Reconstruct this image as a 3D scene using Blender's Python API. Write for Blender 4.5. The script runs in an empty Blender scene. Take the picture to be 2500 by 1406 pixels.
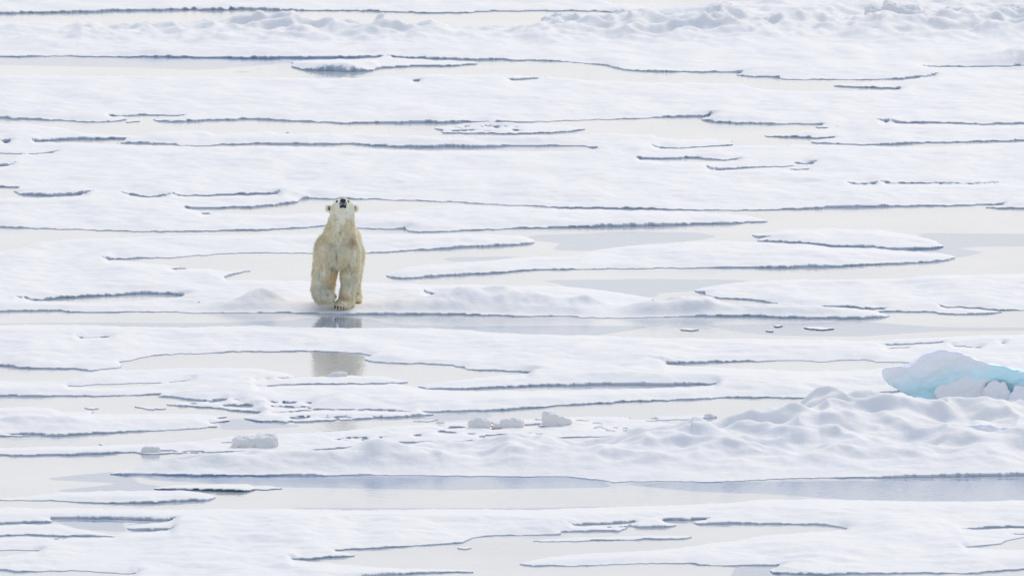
import bpy, bmesh, math, random
import numpy as np
from mathutils import Vector, Matrix

# ---------------------------------------------------------------- camera, sky, sun, exposure
SC = bpy.context.scene
COL = SC.collection
R = math.radians
CAM_H = 16.0
PITCH = R(5.18)            # downward tilt
LENS = 400.0
F = 2500 * LENS / 36.0      # focal length in photo pixels
cd = bpy.data.cameras.new('camera'); cam = bpy.data.objects.new('camera', cd); COL.objects.link(cam)
cam.location = (0, 0, CAM_H); cam.rotation_euler = (R(90) - PITCH, 0, 0)
cd.lens = LENS; cd.sensor_width = 36.0; cd.clip_start = 1.0; cd.clip_end = 60000
cd.dof.use_dof = True; cd.dof.focus_distance = 174.5; cd.dof.aperture_fstop = 7.1
SC.camera = cam

SUN_EL, SUN_AZ = R(33), R(14)     # azimuth measured from +Y (behind the bear) towards +X
w = bpy.data.worlds.new('World'); SC.world = w; w.use_nodes = True
nt = w.node_tree; nt.nodes.clear()
def N(nt, t, **k):
    n = nt.nodes.new(t)
    for a, b in k.items(): setattr(n, a, b)
    return n
out = N(nt, 'ShaderNodeOutputWorld'); bg = N(nt, 'ShaderNodeBackground'); bg.inputs['Strength'].default_value = 0.1
sky = N(nt, 'ShaderNodeTexSky', sky_type='NISHITA'); sky.sun_disc = False
sky.sun_elevation = SUN_EL; sky.sun_rotation = SUN_AZ; sky.dust_density = 1.5; sky.altitude = 0
# thin bright cloud veil over the blue, denser and warmer near the horizon
tc = N(nt, 'ShaderNodeTexCoord'); sep = N(nt, 'ShaderNodeSeparateXYZ'); nt.links.new(tc.outputs['Generated'], sep.inputs[0])
mp = N(nt, 'ShaderNodeMapping'); mp.inputs['Scale'].default_value = (1, 1, 6); nt.links.new(tc.outputs['Generated'], mp.inputs[0])
nz = N(nt, 'ShaderNodeTexNoise'); nz.inputs['Scale'].default_value = 2.2; nz.inputs['Detail'].default_value = 5; nt.links.new(mp.outputs[0], nz.inputs['Vector'])
cr = N(nt, 'ShaderNodeMapRange'); cr.inputs['From Min'].default_value = .35; cr.inputs['From Max'].default_value = .6
cr.inputs['To Min'].default_value = .55; cr.inputs['To Max'].default_value = .9; nt.links.new(nz.outputs[0], cr.inputs[0])
ramp = N(nt, 'ShaderNodeValToRGB'); nt.links.new(sep.outputs['Z'], ramp.inputs[0])
e = ramp.color_ramp.elements
e[0].position = 0.0; e[0].color = (.98, .955, .925, 1); e[1].position = .30; e[1].color = (.61, .73, .97, 1)
x = e.new(.12); x.color = (.99, .975, .955, 1)
cs = N(nt, 'ShaderNodeVectorMath', operation='SCALE'); cs.inputs['Scale'].default_value = 9.5; nt.links.new(ramp.outputs[0], cs.inputs[0])
mx = N(nt, 'ShaderNodeMix', data_type='RGBA'); hz_ = N(nt, 'ShaderNodeMapRange'); hz_.inputs['From Min'].default_value = .02; hz_.inputs['From Max'].default_value = .30; hz_.inputs['To Min'].default_value = .4; hz_.inputs['To Max'].default_value = 0
nt.links.new(sep.outputs['Z'], hz_.inputs[0])
fa = N(nt, 'ShaderNodeMath', operation='ADD', use_clamp=True); nt.links.new(cr.outputs[0], fa.inputs[0]); nt.links.new(hz_.outputs[0], fa.inputs[1]); nt.links.new(fa.outputs[0], mx.inputs['Factor'])
nt.links.new(sky.outputs[0], mx.inputs['A']); nt.links.new(cs.outputs[0], mx.inputs['B'])
# the veil is brighter on the sun's side
sdir = (math.sin(SUN_AZ) * math.cos(SUN_EL), math.cos(SUN_AZ) * math.cos(SUN_EL), math.sin(SUN_EL))
dt = N(nt, 'ShaderNodeVectorMath', operation='DOT_PRODUCT'); dt.inputs[1].default_value = sdir; nt.links.new(tc.outputs['Generated'], dt.inputs[0])
gl = N(nt, 'ShaderNodeMapRange'); gl.inputs['From Min'].default_value = -1; gl.inputs['To Min'].default_value = .95; gl.inputs['To Max'].default_value = 1.05; nt.links.new(dt.outputs['Value'], gl.inputs[0])
sc2 = N(nt, 'ShaderNodeVectorMath', operation='SCALE'); nt.links.new(mx.outputs['Result'], sc2.inputs[0]); nt.links.new(gl.outputs[0], sc2.inputs['Scale'])
nt.links.new(sc2.outputs[0], bg.inputs[0]); nt.links.new(bg.outputs[0], out.inputs[0])

sd = bpy.data.lights.new('sun', 'SUN'); sun = bpy.data.objects.new('sun', sd); COL.objects.link(sun)
sd.energy = 1.8; sd.angle = R(20); sd.color = (1.0, .89, .73)
sv = Vector((math.sin(SUN_AZ) * math.cos(SUN_EL), math.cos(SUN_AZ) * math.cos(SUN_EL), math.sin(SUN_EL)))
sun.rotation_euler = sv.to_track_quat('Z', 'Y').to_euler()
SC.view_settings.view_transform = 'Standard'; SC.view_settings.look = 'None'
SC.view_settings.exposure = 0.06; SC.view_settings.gamma = 1.0

# ---------------------------------------------------------------- melt water map
# outlines of the melt ponds and leads, as surveyed on the photograph; survey() below puts
# every point on the ground plane where it lies.
PONDS = [
 # far pond behind the long ridge
 [(-300,33),(0,34),(100,33),(200,31),(300,28),(420,26),(600,24),(700,27),(850,28),(950,30),(1050,33),(1110,33),(1200,28),(1340,27),(1450,28),(1510,33),
  (1510,42),(1450,52),(1300,68),(1100,70),(700,68),(400,68),(200,64),(120,55),(0,53),(-300,52)],
 [(1450,-8),(1700,-8),(1950,-6),(1900,8),(1800,15),(1650,16),(1500,12)],
 # pond with the far slab
 [(-300,140),(0,139),(150,138),(290,140),(360,139),(480,142),(650,143),(850,142),(900,140),(960,141),(1030,143),(1180,147),(1290,148),(1370,150),(1480,160),(1530,172),(1600,175),(1700,177),(1815,178),
  (1800,184),(1840,188),(1905,190),(1915,194),(2000,195),(2100,195),(2190,194),(2290,187),(2200,198),(2100,204),(2035,209),(2035,212),(2090,214),(2150,217),(2200,218),(2200,221),(2100,224),(1960,225),(1870,220),
  (1800,206),(1600,203),(1450,198),(1330,189),(1200,184),(1000,184),(850,192),(800,193),(600,190),(400,188),(200,187),(0,184),(-300,184)],
 # warm pond, upper middle
 [(-300,289),(0,290),(90,292),(150,295),(190,298),(250,298),(290,296),(310,291),(290,285),(340,283),(460,283),(420,289),(365,294),(385,297),(430,298),(490,297),(540,294),(600,292),(650,293),(700,297),(780,300),(850,302),(950,302),(1060,300),(1140,299),(1280,298),(1330,297),(1400,295),(1500,292),(1560,290),(1640,286),(1690,284),(1745,284),
  (1705,292),(1725,295),(1740,300),(1800,302),(1860,303),(1930,304),(2010,304),(1992,312),(2020,314),(2060,313),(1990,318),(1942,326),(1900,331),(1860,333),(1930,336),(1990,338),(2050,337),(1990,343),(1975,348),
  (1995,351),(2040,352),(2110,354),(2180,353),(2240,350),(2350,347),(2500,344),(2800,342),(2800,347),(2500,349),(2420,351),(2360,356),(2300,360),(2200,361),(2100,357),(2000,355),(1850,356),(1790,355),(1787,345),(1750,341),(1650,341),(1600,338),(1590,331),
  (1500,327),(1430,330),(1380,334),(1300,334),(1200,335),(1080,334),(1000,333),(950,332),(870,326),(800,325),(700,324),(640,323),(600,324),(530,329),(500,322),(450,319),(400,320),(375,323),(340,333),(280,331),(200,326),(170,318),(120,308),(60,304),(0,304),(-300,303)],
 [(80,347),(140,344),(200,341),(260,340),(310,340),(300,345),(290,349),(330,351),(400,352),(430,354),(445,356),(500,357),(560,355),(620,352),(700,353),(850,353),(900,355),(950,358),(1020,360),(1100,360),(1200,359),(1280,357),(1350,357),(1425,358),(1440,363),(1470,365),
  (1400,371),(1330,371),(1200,370),(1080,369),(950,368),(850,364),(700,359),(600,359),(500,361),(420,357),(300,355),(180,350),(80,349)],
 [(1555,388),(1580,389),(1640,389),(1675,386),(1720,388),(1770,392),(1815,390),(1780,395),(1700,396),(1620,395),(1560,392)],
 [(-300,375),(0,375),(65,376),(35,383),(20,390),(0,396),(-300,400)],
 [(-300,457),(0,457),(50,459),(35,467),(42,474),(60,476),(130,478),(200,476),(240,474),(170,481),(80,484),(0,484),(-300,484)],
 # pond behind the bear's head
 [(455,508),(500,510),(560,508),(625,506),(700,498),(725,494),(735,488),(750,485),(800,486),(850,486),(920,487),(1000,490),(1060,492),(1120,494),(1170,498),(1220,501),(1300,504),(1400,508),(1500,510),(1580,511),(1650,513),(1720,514),
  (1720,519),(1600,516),(1500,514),(1400,512),(1300,509),(1220,507),(1160,504),(1100,504),(1060,506),(1010,511),(950,518),(880,524),(760,522),(700,523),(640,526),(560,523),(500,518),(455,511)],
 # the big pond system round the bear
 [(-300,550),(0,554),(60,557),(150,560),(250,563),(330,565),(450,566),(560,564),(650,561),(750,557),(800,552),(850,554),(880,558),(940,559),(990,558),(1000,565),(1020,567),(1070,567),(1150,563),(1250,559),(1350,556),(1500,554),(1600,552),(1700,549),(1800,545),(1875,542),(1850,533),(1800,525),(1730,519),(1690,516),
  (1700,514),(1780,514),(1940,512),(2050,507),(2200,505),(2300,503),(2465,500),(2400,508),(2500,510),(2800,510),
  (2800,669),(2400,671),(2260,674),(2200,682),(2100,683),(1950,684),(1850,688),(1780,693),(1720,703),(1700,711),(1702,714),(1722,717),(1716,723),(1740,728),(1800,730),(1830,732),(1870,738),(1900,745),
  (1800,747),(1700,744),(1640,744),(1585,738),(1600,731),(1550,721),(1480,711),(1400,703),(1300,699),(1200,697),(1100,696),(1000,694),(890,691),(800,690),(740,687),(640,686),(555,686),(545,678),(575,668),(615,662),(560,664),(500,658),(440,655),(400,648),(320,640),(245,635),
  (300,633),(350,631),(420,629),(480,625),(540,620),(600,618),(700,618),(800,619),(850,619),(900,618),(1000,612),(1100,607),(1200,601),(1280,597),(1303,594),(1302,586),(1270,577),(1200,573),(1000,573),(700,574),(500,576),(250,582),(150,587),(90,595),(50,607),(0,616),(-300,618)],
 [(30,732),(110,733),(120,731),(200,725),(300,721),(360,717),(400,718),(450,723),(430,728),(350,735),(250,740),(180,740),(110,736)],
 # lead in front of the bear
 [(-300,762),(0,761),(60,761),(140,759),(170,763),(250,763),(350,762),(430,761),(450,765),(550,765),(700,764),(800,767),(870,769),(950,769),(1030,768),(1120,769),(1200,771),(1300,772),(1400,773),(1420,776),(1500,777),(1600,775),(1700,773),(1850,773),(1920,777),(2000,778),(2100,778),(2172,774),
  (2140,762),(2165,761),(2230,762),(2280,762),(2290,767),(2350,768),(2450,764),(2420,758),(2500,757),(2800,758),
  (2800,812),(2400,820),(2250,827),(2100,833),(2000,830),(1800,828),(1650,827),(1550,825),(1450,820),(1300,817),(1200,813),(1150,808),(1050,803),(950,802),(850,803),(750,801),(650,797),(550,797),(450,801),(400,799),(250,797),(150,793),(80,794),(0,795),(-300,798)],
 # pond that mirrors the bear's chest
 [(-300,892),(0,893),(30,895),(40,899),(100,900),(180,900),(200,903),(215,906),(230,902),(250,901),(300,897),(300,890),(290,885),(330,877),(370,868),(400,865),(480,863),(560,860),(650,858),(750,858),(820,859),(880,862),(895,866),(905,870),(890,878),(900,883),(940,885),(990,888),(1050,888),(1090,891),(1130,897),(1145,902),(1200,905),(1260,906),(1310,910),
  (1290,912),(1200,920),(1120,930),(1050,938),(1020,943),(1045,949),(1100,950),(1180,948),(1300,943),(1500,940),(1650,941),(1760,938),(1700,946),(1500,951),(1300,955),(1150,956),(1060,954),(1020,947),(960,938),(998,932),(970,927),(920,920),(850,918),(800,921),(700,924),(650,929),(610,930),(690,926),(722,922),(705,915),(670,907),(620,900),(520,899),(450,900),(350,903),(300,905),(235,907),(200,914),(190,922),(150,932),(60,933),(0,931),(-300,930)],
 [(160,942),(185,942),(230,938),(320,936),(400,935),(370,943),(300,948),(170,946)],
 [(1615,889),(1690,886),(1760,885),(1830,881),(1960,880),(2010,884),(2060,880),(2120,878),(2140,883),(2225,885),(2225,890),(2150,900),(2050,908),(1900,905),(1750,897),(1650,893)],
 # long pond behind the near ridge
 [(-300,966),(0,967),(80,968),(180,967),(260,968),(330,965),(400,962),(385,969),(420,969),(470,976),(520,980),(440,983),(400,988),(450,992),(520,997),(570,1002),(640,1009),(600,1018),(598,1022),(640,1029),(700,1031),(780,1029),(850,1026),(950,1020),(1030,1015),(1060,1012),(1020,1007),(1100,1004),(1180,1004),(1260,998),(1350,992),(1450,986),(1550,981),(1650,977),(1750,972),(1850,971),(1990,971),
  (2010,990),(1900,1012),(1800,1030),(1750,1042),(1700,1052),(1640,1036),(1590,1024),(1500,1020),(1400,1019),(1300,1023),(1200,1028),(1100,1033),(1000,1038),(900,1048),(830,1054),(670,1061),(620,1062),(560,1068),(450,1080),(300,1086),(150,1091),(0,1094),(-300,1096),
  (-300,1068),(0,1066),(100,1065),(200,1061),(300,1055),(400,1051),(480,1046),(530,1040),(510,1033),(565,1027),(520,1022),(560,1018),(500,1013),(440,1010),(320,1012),(215,1011),(225,1005),(150,1007),(130,998),(80,994),(0,997),(-300,998)],
 # near lead, both sides of the near ridge's toe
 [(-300,1114),(0,1112),(30,1113),(150,1112),(230,1108),(330,1105),(350,1110),(470,1105),(580,1102),(700,1103),(780,1098),(850,1094),(900,1082),(1000,1080),(1250,1074),(1400,1068),(1520,1063),(1600,1055),(1700,1047),(1790,1036),
  (1720,1062),(1640,1078),(1550,1088),(1400,1093),(1250,1093),(1000,1104),(900,1104),(830,1112),(700,1122),(550,1126),(400,1130),(340,1137),(300,1148),(265,1158),
  (330,1159),(430,1160),(600,1162),(800,1160),(1000,1160),(1080,1161),(1250,1163),(1380,1163),(1450,1170),(1500,1176),(1650,1175),(1720,1177),(1800,1173),(1900,1169),(2000,1166),(2200,1166),(2350,1163),(2500,1161),(2800,1160),
  (2800,1223),(2500,1223),(2400,1224),(2250,1226),(2100,1221),(2000,1220),(1870,1220),(1800,1226),(1650,1234),(1550,1237),(1450,1241),(1300,1245),(1100,1244),(950,1245),(850,1247),(700,1243),(540,1243),(450,1246),(300,1243),(150,1241),(0,1240),(-300,1238)],
 [(125,1266),(200,1266),(270,1266),(330,1269),(400,1270),(435,1268),(400,1275),(330,1281),(310,1288),(314,1294),(370,1294),(430,1294),(360,1299),(310,1302),(280,1308),(240,1300),(190,1292),(130,1280),(60,1281),(0,1284),(-300,1284),(-300,1279),(0,1279),(60,1277),(128,1275)],
 [(-300,1344),(0,1344),(50,1343),(110,1343),(60,1352),(0,1358),(-300,1362)],
 # near pond, bottom middle
 [(700,1367),(780,1364),(870,1357),(810,1344),(870,1341),(950,1336),(1040,1330),(1130,1324),(1155,1315),(1190,1309),(1250,1307),(1370,1305),(1380,1298),(1450,1296),(1515,1296),(1540,1285),(1560,1288),(1620,1288),(1650,1282),(1610,1271),(1640,1269),(1735,1268),(1690,1275),(1700,1279),(1850,1279),(1950,1279),(2010,1281),(2050,1287),(2078,1295),
  (2000,1298),(1900,1305),(1840,1311),(1836,1315),(1700,1332),(1650,1340),(1560,1346),(1450,1352),(1350,1360),(1300,1368),(1262,1377),(1300,1380),(1400,1381),(1450,1379),(1500,1376),(1600,1374),(1680,1374),(1700,1378),(1750,1380),(1890,1380),(1915,1379),(1884,1393),(1885,1399),(2000,1403),(2090,1401),(2200,1399),(2360,1400),(2420,1394),(2500,1389),(2800,1380),
  (2800,1560),(700,1560),(760,1440),(850,1415),(940,1404),(1000,1400),(1060,1398),(1160,1397),(1150,1393),(1060,1390),(960,1388),(880,1382),(800,1374)],
 [(2345,1336),(2400,1332),(2440,1328),(2455,1320),(2500,1312),(2800,1305),(2800,1342),(2500,1342),(2400,1341)],
 [(-300,1392),(0,1391),(40,1395),(100,1395),(180,1392),(235,1396),(320,1400),(340,1394),(325,1404),(200,1410),(0,1425),(-300,1430)],
]
# narrow slits: points along the edge, and how wide they open
SLITS = [
 ([(1235,196),(1335,191)],4), ([(1005,199),(1030,199)],3), ([(2230,161),(2290,163),(2400,164),(2500,162),(2800,160)],3),
 ([(2135,299),(2190,301),(2300,299),(2340,302),(2400,304),(2450,303),(2500,302),(2800,300)],5),
 ([(65,376),(140,372)],3), ([(-300,405),(0,405),(30,406),(45,402)],5), ([(1590,363),(1650,362),(1700,360),(1760,357),(1800,354)],3),
 ([(1725,416),(1760,415),(1800,411),(1850,409),(1900,407),(1950,406)],4), ([(1940,400),(1990,402)],3), ([(1920,415),(1980,414)],3),
 ([(290,473),(330,479),(360,481),(415,479)],3), ([(415,478),(500,477),(600,475),(650,474),(700,476)],4),
 ([(2050,453),(2100,452),(2160,449),(2230,448),(2300,450),(2360,449),(2450,448)],1.8),
 ([(630,523),(665,521),(705,524)],3), ([(490,521),(512,521)],3), ([(412,657),(460,655)],3),
 ([(1385,637),(1440,636),(1480,633)],2), ([(1500,632),(1560,631),(1635,628)],4),
 ([(1780,589),(1850,592),(1965,596),(2040,604),(2100,605),(2145,607),(2205,612)],3),
 ([(2110,753),(2165,755)],4), ([(2290,751),(2340,750),(2400,754),(2440,757)],4), ([(1890,745),(1980,748),(2050,749),(2110,754),(2150,762)],3),
 ([(2150,843),(2220,840),(2315,835)],4), ([(610,943),(650,942),(700,939),(800,938),(900,937),(975,936)],4),
 ([(400,936),(440,931),(480,926)],2), ([(-300,1308),(0,1308),(60,1306),(150,1309),(250,1307),(257,1311),(300,1312)],5), ([(130,1315),(165,1314)],3),
 ([(1385,1281),(1410,1282),(1480,1279),(1555,1277)],4), ([(2325,1294),(2360,1293),(2420,1288),(2500,1287),(2800,1286)],4), ([(2450,1306),(2500,1303),(2800,1300)],4),
 ([(1040,720),(1110,720)],2), ([(650,1010),(720,1005),(790,1001),(900,1001),(1020,1007)],2), ([(310,1190),(330,1189)],2),
 ([(90,783),(125,783)],2), ([(180,826),(240,824),(290,822)],2), ([(520,762),(521,762)],1), ([(480,742),(493,742)],2),
 ([(2160,850),(2230,848)],2), ([(0,349),(30,348)],3),
 ([(1960,971),(2060,968),(2200,955),(2400,930),(2800,900)],6),
]
# slabs and strips of ice that stand free in the ponds
ISLES = [
 [(708,162),(720,151),(760,148),(850,147),(900,146),(945,142),(1000,145),(1060,149),(1130,151),(1172,157),(1100,162),(1000,163),(930,168),(912,173),(850,176),(780,175),(730,171)],
 [(1060,313),(1095,309),(1130,304),(1180,302),(1260,302),(1310,305),(1380,308),(1430,315),(1400,321),(1330,326),(1250,328),(1150,327),(1080,325),(1082,319),(1063,317)],
 [(940,672),(960,664),(1000,653),(1040,647),(1100,644),(1150,641),(1200,638),(1240,633),(1300,629),(1350,629),(1400,627),(1430,621),(1440,616),(1490,608),(1550,601),(1620,596),(1700,592),(1780,590),(1850,593),(1965,597),(2040,605),(2100,607),(2145,609),(2205,614),(2280,619),(2310,623),(2335,630),(2320,634),(2270,641),(2200,645),(2100,649),(2000,653),(1950,654),(1850,654),(1750,654),(1650,655),(1550,656),(1410,657),(1300,660),(1250,664),(1130,671),(1050,677),(980,680),(958,678)],
 [(1832,574),(1850,571),(1890,568),(1905,562),(1980,559),(2050,561),(2130,561),(2200,571),(2250,581),(2290,591),(2303,602),(2270,608),(2200,609),(2145,607),(2100,603),(2040,602),(1965,594),(1900,590),(1850,589),(1858,582),(1888,580),(1850,579)],
 [(-300,1212),(0,1216),(60,1213),(110,1207),(160,1204),(220,1201),(300,1199),(400,1198),(450,1198),(500,1204),(530,1213),(500,1222),(400,1226),(300,1229),(230,1227),(130,1222),(0,1221),(-300,1222)],
 [(372,1192),(400,1189),(440,1185),(520,1183),(600,1183),(617,1188),(619,1195),(600,1200),(540,1199),(470,1197),(390,1194)],
 [(619,1187),(650,1187),(690,1192),(650,1195),(619,1194)],
 [(1297,1321),(1340,1317),(1400,1313),(1500,1310),(1600,1308),(1680,1309),(1697,1312),(1680,1315),(1600,1316),(1480,1318),(1400,1321),(1340,1322)],
 [(1110,1338),(1130,1336),(1153,1338),(1130,1341)], [(795,1382),(820,1381),(840,1383),(820,1385)],
 [(1585,1021),(1620,1017),(1700,1015),(1752,1016),(1740,1020),(1660,1024),(1600,1025)],
 [(1880,797),(1900,795),(1920,797),(1900,799)], [(1955,800),(1990,798),(2036,803),(2000,806)],[(1660,806),(1680,803),(1712,804),(1690,808)],[(1862,809),(1880,807),(1892,809),(1880,811)],
 [(112,1205),(160,1203),(210,1203),(190,1206),(150,1206)],
 [(895,1046),(930,1043),(952,1042),(930,1047)], [(1000,1028),(1040,1026),(1072,1024),(1050,1029)],
 [(200,996),(225,995),(250,997),(225,999)], [(300,992),(330,991),(395,996),(420,998),(370,1001),(350,997)],
 [(235,1084),(250,1082),(262,1084),(250,1086)],
 [(310,296),(340,294),(340,299),(315,300)],
]
# open water without its skin of new ice: the sky's blue reflection is put into its base colour
OPEN = [
 [(1290,575),(1400,572),(1500,567),(1700,568),(1760,578),(1700,588),(1600,594),(1500,604),(1440,614),(1350,612),(1360,602),(1375,594),(1330,590),(1300,588)],
 [(2240,570),(2400,571),(2800,574),(2800,603),(2400,602),(2330,606),(2400,617),(2330,632),(2200,612),(2290,600)],
 [(1080,632),(1120,628),(1240,627),(1300,626),(1200,636),(1100,641)],
 [(1300,686),(1400,683),(1600,682),(1860,684),(1720,700),(1700,711),(1600,715),(1600,730),(1480,712),(1380,701),(1360,692)],
 [(-300,786),(0,790),(300,788),(500,789),(700,784),(760,776),(900,778),(960,792),(1100,797),(1400,795),(1600,797),(1440,822),(1200,815),(1050,805),(800,803),(400,803),(-300,803)],
 [(-300,140),(900,140),(900,150),(700,155),(500,172),(300,165),(0,160),(-300,158)], [(540,176),(600,174),(650,177),(600,179)],
 [(1720,795),(2000,788),(2100,785),(2300,800),(2800,800),(2800,806),(2300,808),(2100,822),(1900,820),(1800,812)],
 [(570,1020),(650,1032),(760,1040),(620,1048),(540,1050),(540,1030)], [(1060,1010),(1200,1008),(1200,1020),(1060,1030),(1020,1022)],
 [(1500,1180),(2800,1165),(2800,1230),(2100,1222),(1870,1205),(1700,1200)], [(350,1160),(1450,1165),(1500,1190),(1100,1196),(700,1190),(500,1178),(360,1172)],
 [(180,1160),(300,1150),(340,1180),(480,1200),(120,1200),(300,1180),(100,1170)], [(700,1240),(1300,1240),(1500,1236),(1500,1250),(700,1250)],
 [(130,1270),(300,1270),(310,1300),(190,1292)], [(1800,1385),(1900,1385),(1900,1420),(1780,1410)], [(500,1108),(700,1106),(700,1120),(360,1130)],
 [(2310,1216),(2400,1211),(2480,1217),(2480,1223),(2300,1222)],
]
# ---------------------------------------------------------------- helpers
def ground(px, py, z=0.0):
    """the point at height z that the photo shows at (px, py)"""
    px = np.asarray(px, float); py = np.asarray(py, float)
    u = (px - 1250) / F; v = (703 - py) / F
    dy = math.cos(PITCH) + v * math.sin(PITCH); dz = -math.sin(PITCH) + v * math.cos(PITCH)
    t = (z - CAM_H) / dz
    return u * t, dy * t
def tag(o, label=None, cat=None, group=None, kind=None):
    if label: o['label'] = label
    if cat: o['category'] = cat
    if group: o['group'] = group
    if kind: o['kind'] = kind
    return o
def hash2(ix, iy, seed):
    h = ix.astype(np.int32).view(np.uint32) * np.uint32(374761393) + iy.astype(np.int32).view(np.uint32) * np.uint32(668265263) + np.uint32(seed * 974634777 & 0xffffffff)
    h = (h ^ (h >> np.uint32(13))) * np.uint32(1274126177)
    return ((h ^ (h >> np.uint32(16))) & np.uint32(0xffff)).astype(np.float32)
def perlin(x, y, seed=0):
    x = np.atleast_1d(np.asarray(x, np.float32)); y = np.atleast_1d(np.asarray(y, np.float32))
    xi = np.floor(x); yi = np.floor(y); xf = x - xi; yf = y - yi
    def g(dx, dy):
        a = hash2(xi + dx, yi + dy, seed) * np.float32(2 * np.pi / 65536)
        return np.cos(a) * (xf - dx) + np.sin(a) * (yf - dy)
    u = xf * xf * xf * (xf * (xf * 6 - 15) + 10); v = yf * yf * yf * (yf * (yf * 6 - 15) + 10)
    a = g(0, 0); b = g(1, 0); c = g(0, 1); d = g(1, 1)
    return ((a + (b - a) * u) + ((c + (d - c) * u) - (a + (b - a) * u)) * v) * 1.4
def fbm(x, y, wl, octs, seed, gain=.5):
    s = 0; a = 1
    for k in range(octs):
        s = s + a * perlin(x / wl + 17.3 * k, y / wl - 9.1 * k, seed + k); a *= gain; wl /= 2.03
    return s
def mesh_obj(name, V, faces, mats, mi=None, parent=None, smooth=True, loc=None):
    V = np.asarray(V, np.float32)
    me = bpy.data.meshes.new(name)
    if loc is not None: V = V - np.asarray(loc, np.float32)
    F_ = np.asarray(faces, np.int32); n, k = F_.shape
    me.vertices.add(len(V)); me.vertices.foreach_set('co', V.ravel())
    me.loops.add(n * k); me.loops.foreach_set('vertex_index', F_.ravel())
    me.polygons.add(n); me.polygons.foreach_set('loop_start', np.arange(0, n * k, k, dtype=np.int32))
    me.polygons.foreach_set('use_smooth', np.full(n, smooth))
    for m in mats: me.materials.append(m)
    if mi is not None: me.polygons.foreach_set('material_index', np.asarray(mi, np.int32))
    me.update(calc_edges=True)
    o = bpy.data.objects.new(name, me); COL.objects.link(o)
    if loc is not None: o.location = loc
    if parent: o.parent = parent
    return o

# ---------------------------------------------------------------- materials
def material(name, base, rough=.8, spec=.3, bump=None, blot=None, sss=0):
    m = bpy.data.materials.new(name); m.use_nodes = True; t = m.node_tree; p = t.nodes['Principled BSDF']
    p.inputs['Base Color'].default_value = (*base, 1); p.inputs['Roughness'].default_value = rough
    p.inputs['Specular IOR Level'].default_value = spec
    geo = N(t, 'ShaderNodeNewGeometry')
    if blot:   # (second colour, scale, lo, hi)
        n = N(t, 'ShaderNodeTexNoise'); n.inputs['Scale'].default_value = blot[1]; n.inputs['Detail'].default_value = 5
        t.links.new(geo.outputs['Position'], n.inputs['Vector'])
        r = N(t, 'ShaderNodeMapRange'); r.inputs['From Min'].default_value = blot[2]; r.inputs['From Max'].default_value = blot[3]
        t.links.new(n.outputs[0], r.inputs[0])
        q = N(t, 'ShaderNodeMix', data_type='RGBA'); q.inputs['A'].default_value = (*base, 1); q.inputs['B'].default_value = (*blot[0], 1)
        t.links.new(r.outputs[0], q.inputs['Factor']); t.links.new(q.outputs['Result'], p.inputs['Base Color'])
    if bump:   # list of (scale, strength, distance)
        prev = None
        for s, st, d in bump:
            n = N(t, 'ShaderNodeTexNoise'); n.inputs['Scale'].default_value = s; n.inputs['Detail'].default_value = 4
            t.links.new(geo.outputs['Position'], n.inputs['Vector'])
            b = N(t, 'ShaderNodeBump'); b.inputs['Strength'].default_value = st; b.inputs['Distance'].default_value = d
            t.links.new(n.outputs[0], b.inputs['Height'])
            if prev: t.links.new(prev.outputs[0], b.inputs['Normal'])
            prev = b
        t.links.new(prev.outputs[0], p.inputs['Normal'])
    if sss:
        p.inputs['Subsurface Weight'].default_value = sss; p.inputs['Subsurface Radius'].default_value = (.05, .25, .5); p.inputs['Subsurface Scale'].default_value = .6
    return m
M_SNOW = material('snow', (.86, .825, .77), .75, .25, bump=[(9, .5, .02), (40, .35, .004)], blot=((.81, .79, .775), 1.3, .42, .72))
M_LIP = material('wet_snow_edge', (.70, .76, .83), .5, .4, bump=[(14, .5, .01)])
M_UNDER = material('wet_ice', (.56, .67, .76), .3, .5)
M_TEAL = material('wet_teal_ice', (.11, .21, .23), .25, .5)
M_BLUE = material('old_blue_ice', (.30, .70, .84), .5, .4, bump=[(5, .4, .03)], blot=((.5, .76, .87), 1.6, .42, .68))
M_PACK = material('packed_snow', (.87, .86, .85), .7, .3, bump=[(8, .5, .02)])
M_GRIT = material('dirty_ice', (.20, .19, .19), .6, .3, bump=[(30, .5, .01)])

# ---------------------------------------------------------------- the map, rastered
X0, X1, Y0, Y1 = -300, 2800, -40, 1560
def ras(poly, m, val):
    p = np.array(poly, float); q = np.roll(p, -1, 0)
    for r in range(max(0, int(p[:, 1].min()) - Y0 - 1), min(Y1 - Y0, int(p[:, 1].max()) - Y0 + 2)):
        y = r + Y0 + .5
        s = ((p[:, 1] <= y) != (q[:, 1] <= y))
        if not s.any(): continue
        xs = np.sort(p[s, 0] + (y - p[s, 1]) * (q[s, 0] - p[s, 0]) / (q[s, 1] - p[s, 1]))
        for a, b in zip(xs[::2], xs[1::2]): m[r, max(0, int(round(a)) - X0):max(0, int(round(b)) - X0)] = val
def slit(pts, wd):
    p = np.array(pts, float); t = np.linspace(0, 1, max(len(p) * 2, 12)); d = np.r_[0, np.cumsum(np.hypot(*np.diff(p, axis=0).T))]; d /= d[-1]
    xs = np.interp(t, d, p[:, 0]); ys = np.interp(t, d, p[:, 1]); ww = wd * np.clip(np.minimum(t, 1 - t) * 6, .08, 1)
    return list(zip(xs, ys)) + list(zip(xs[::-1], (ys + ww)[::-1]))
water = np.zeros((Y1 - Y0, X1 - X0), np.uint8)
for p in PONDS: ras(p, water, 1)
for p, wd in SLITS: ras(slit(p, wd), water, 1)
for k, p in enumerate(ISLES): ras(p, water, 0)
code = np.zeros(water.shape, np.uint8)
for k, p in enumerate(ISLES): ras(p, code, k + 1)
opn = np.zeros(water.shape, np.uint8)
for p in OPEN: ras(p, opn, 1)

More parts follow.
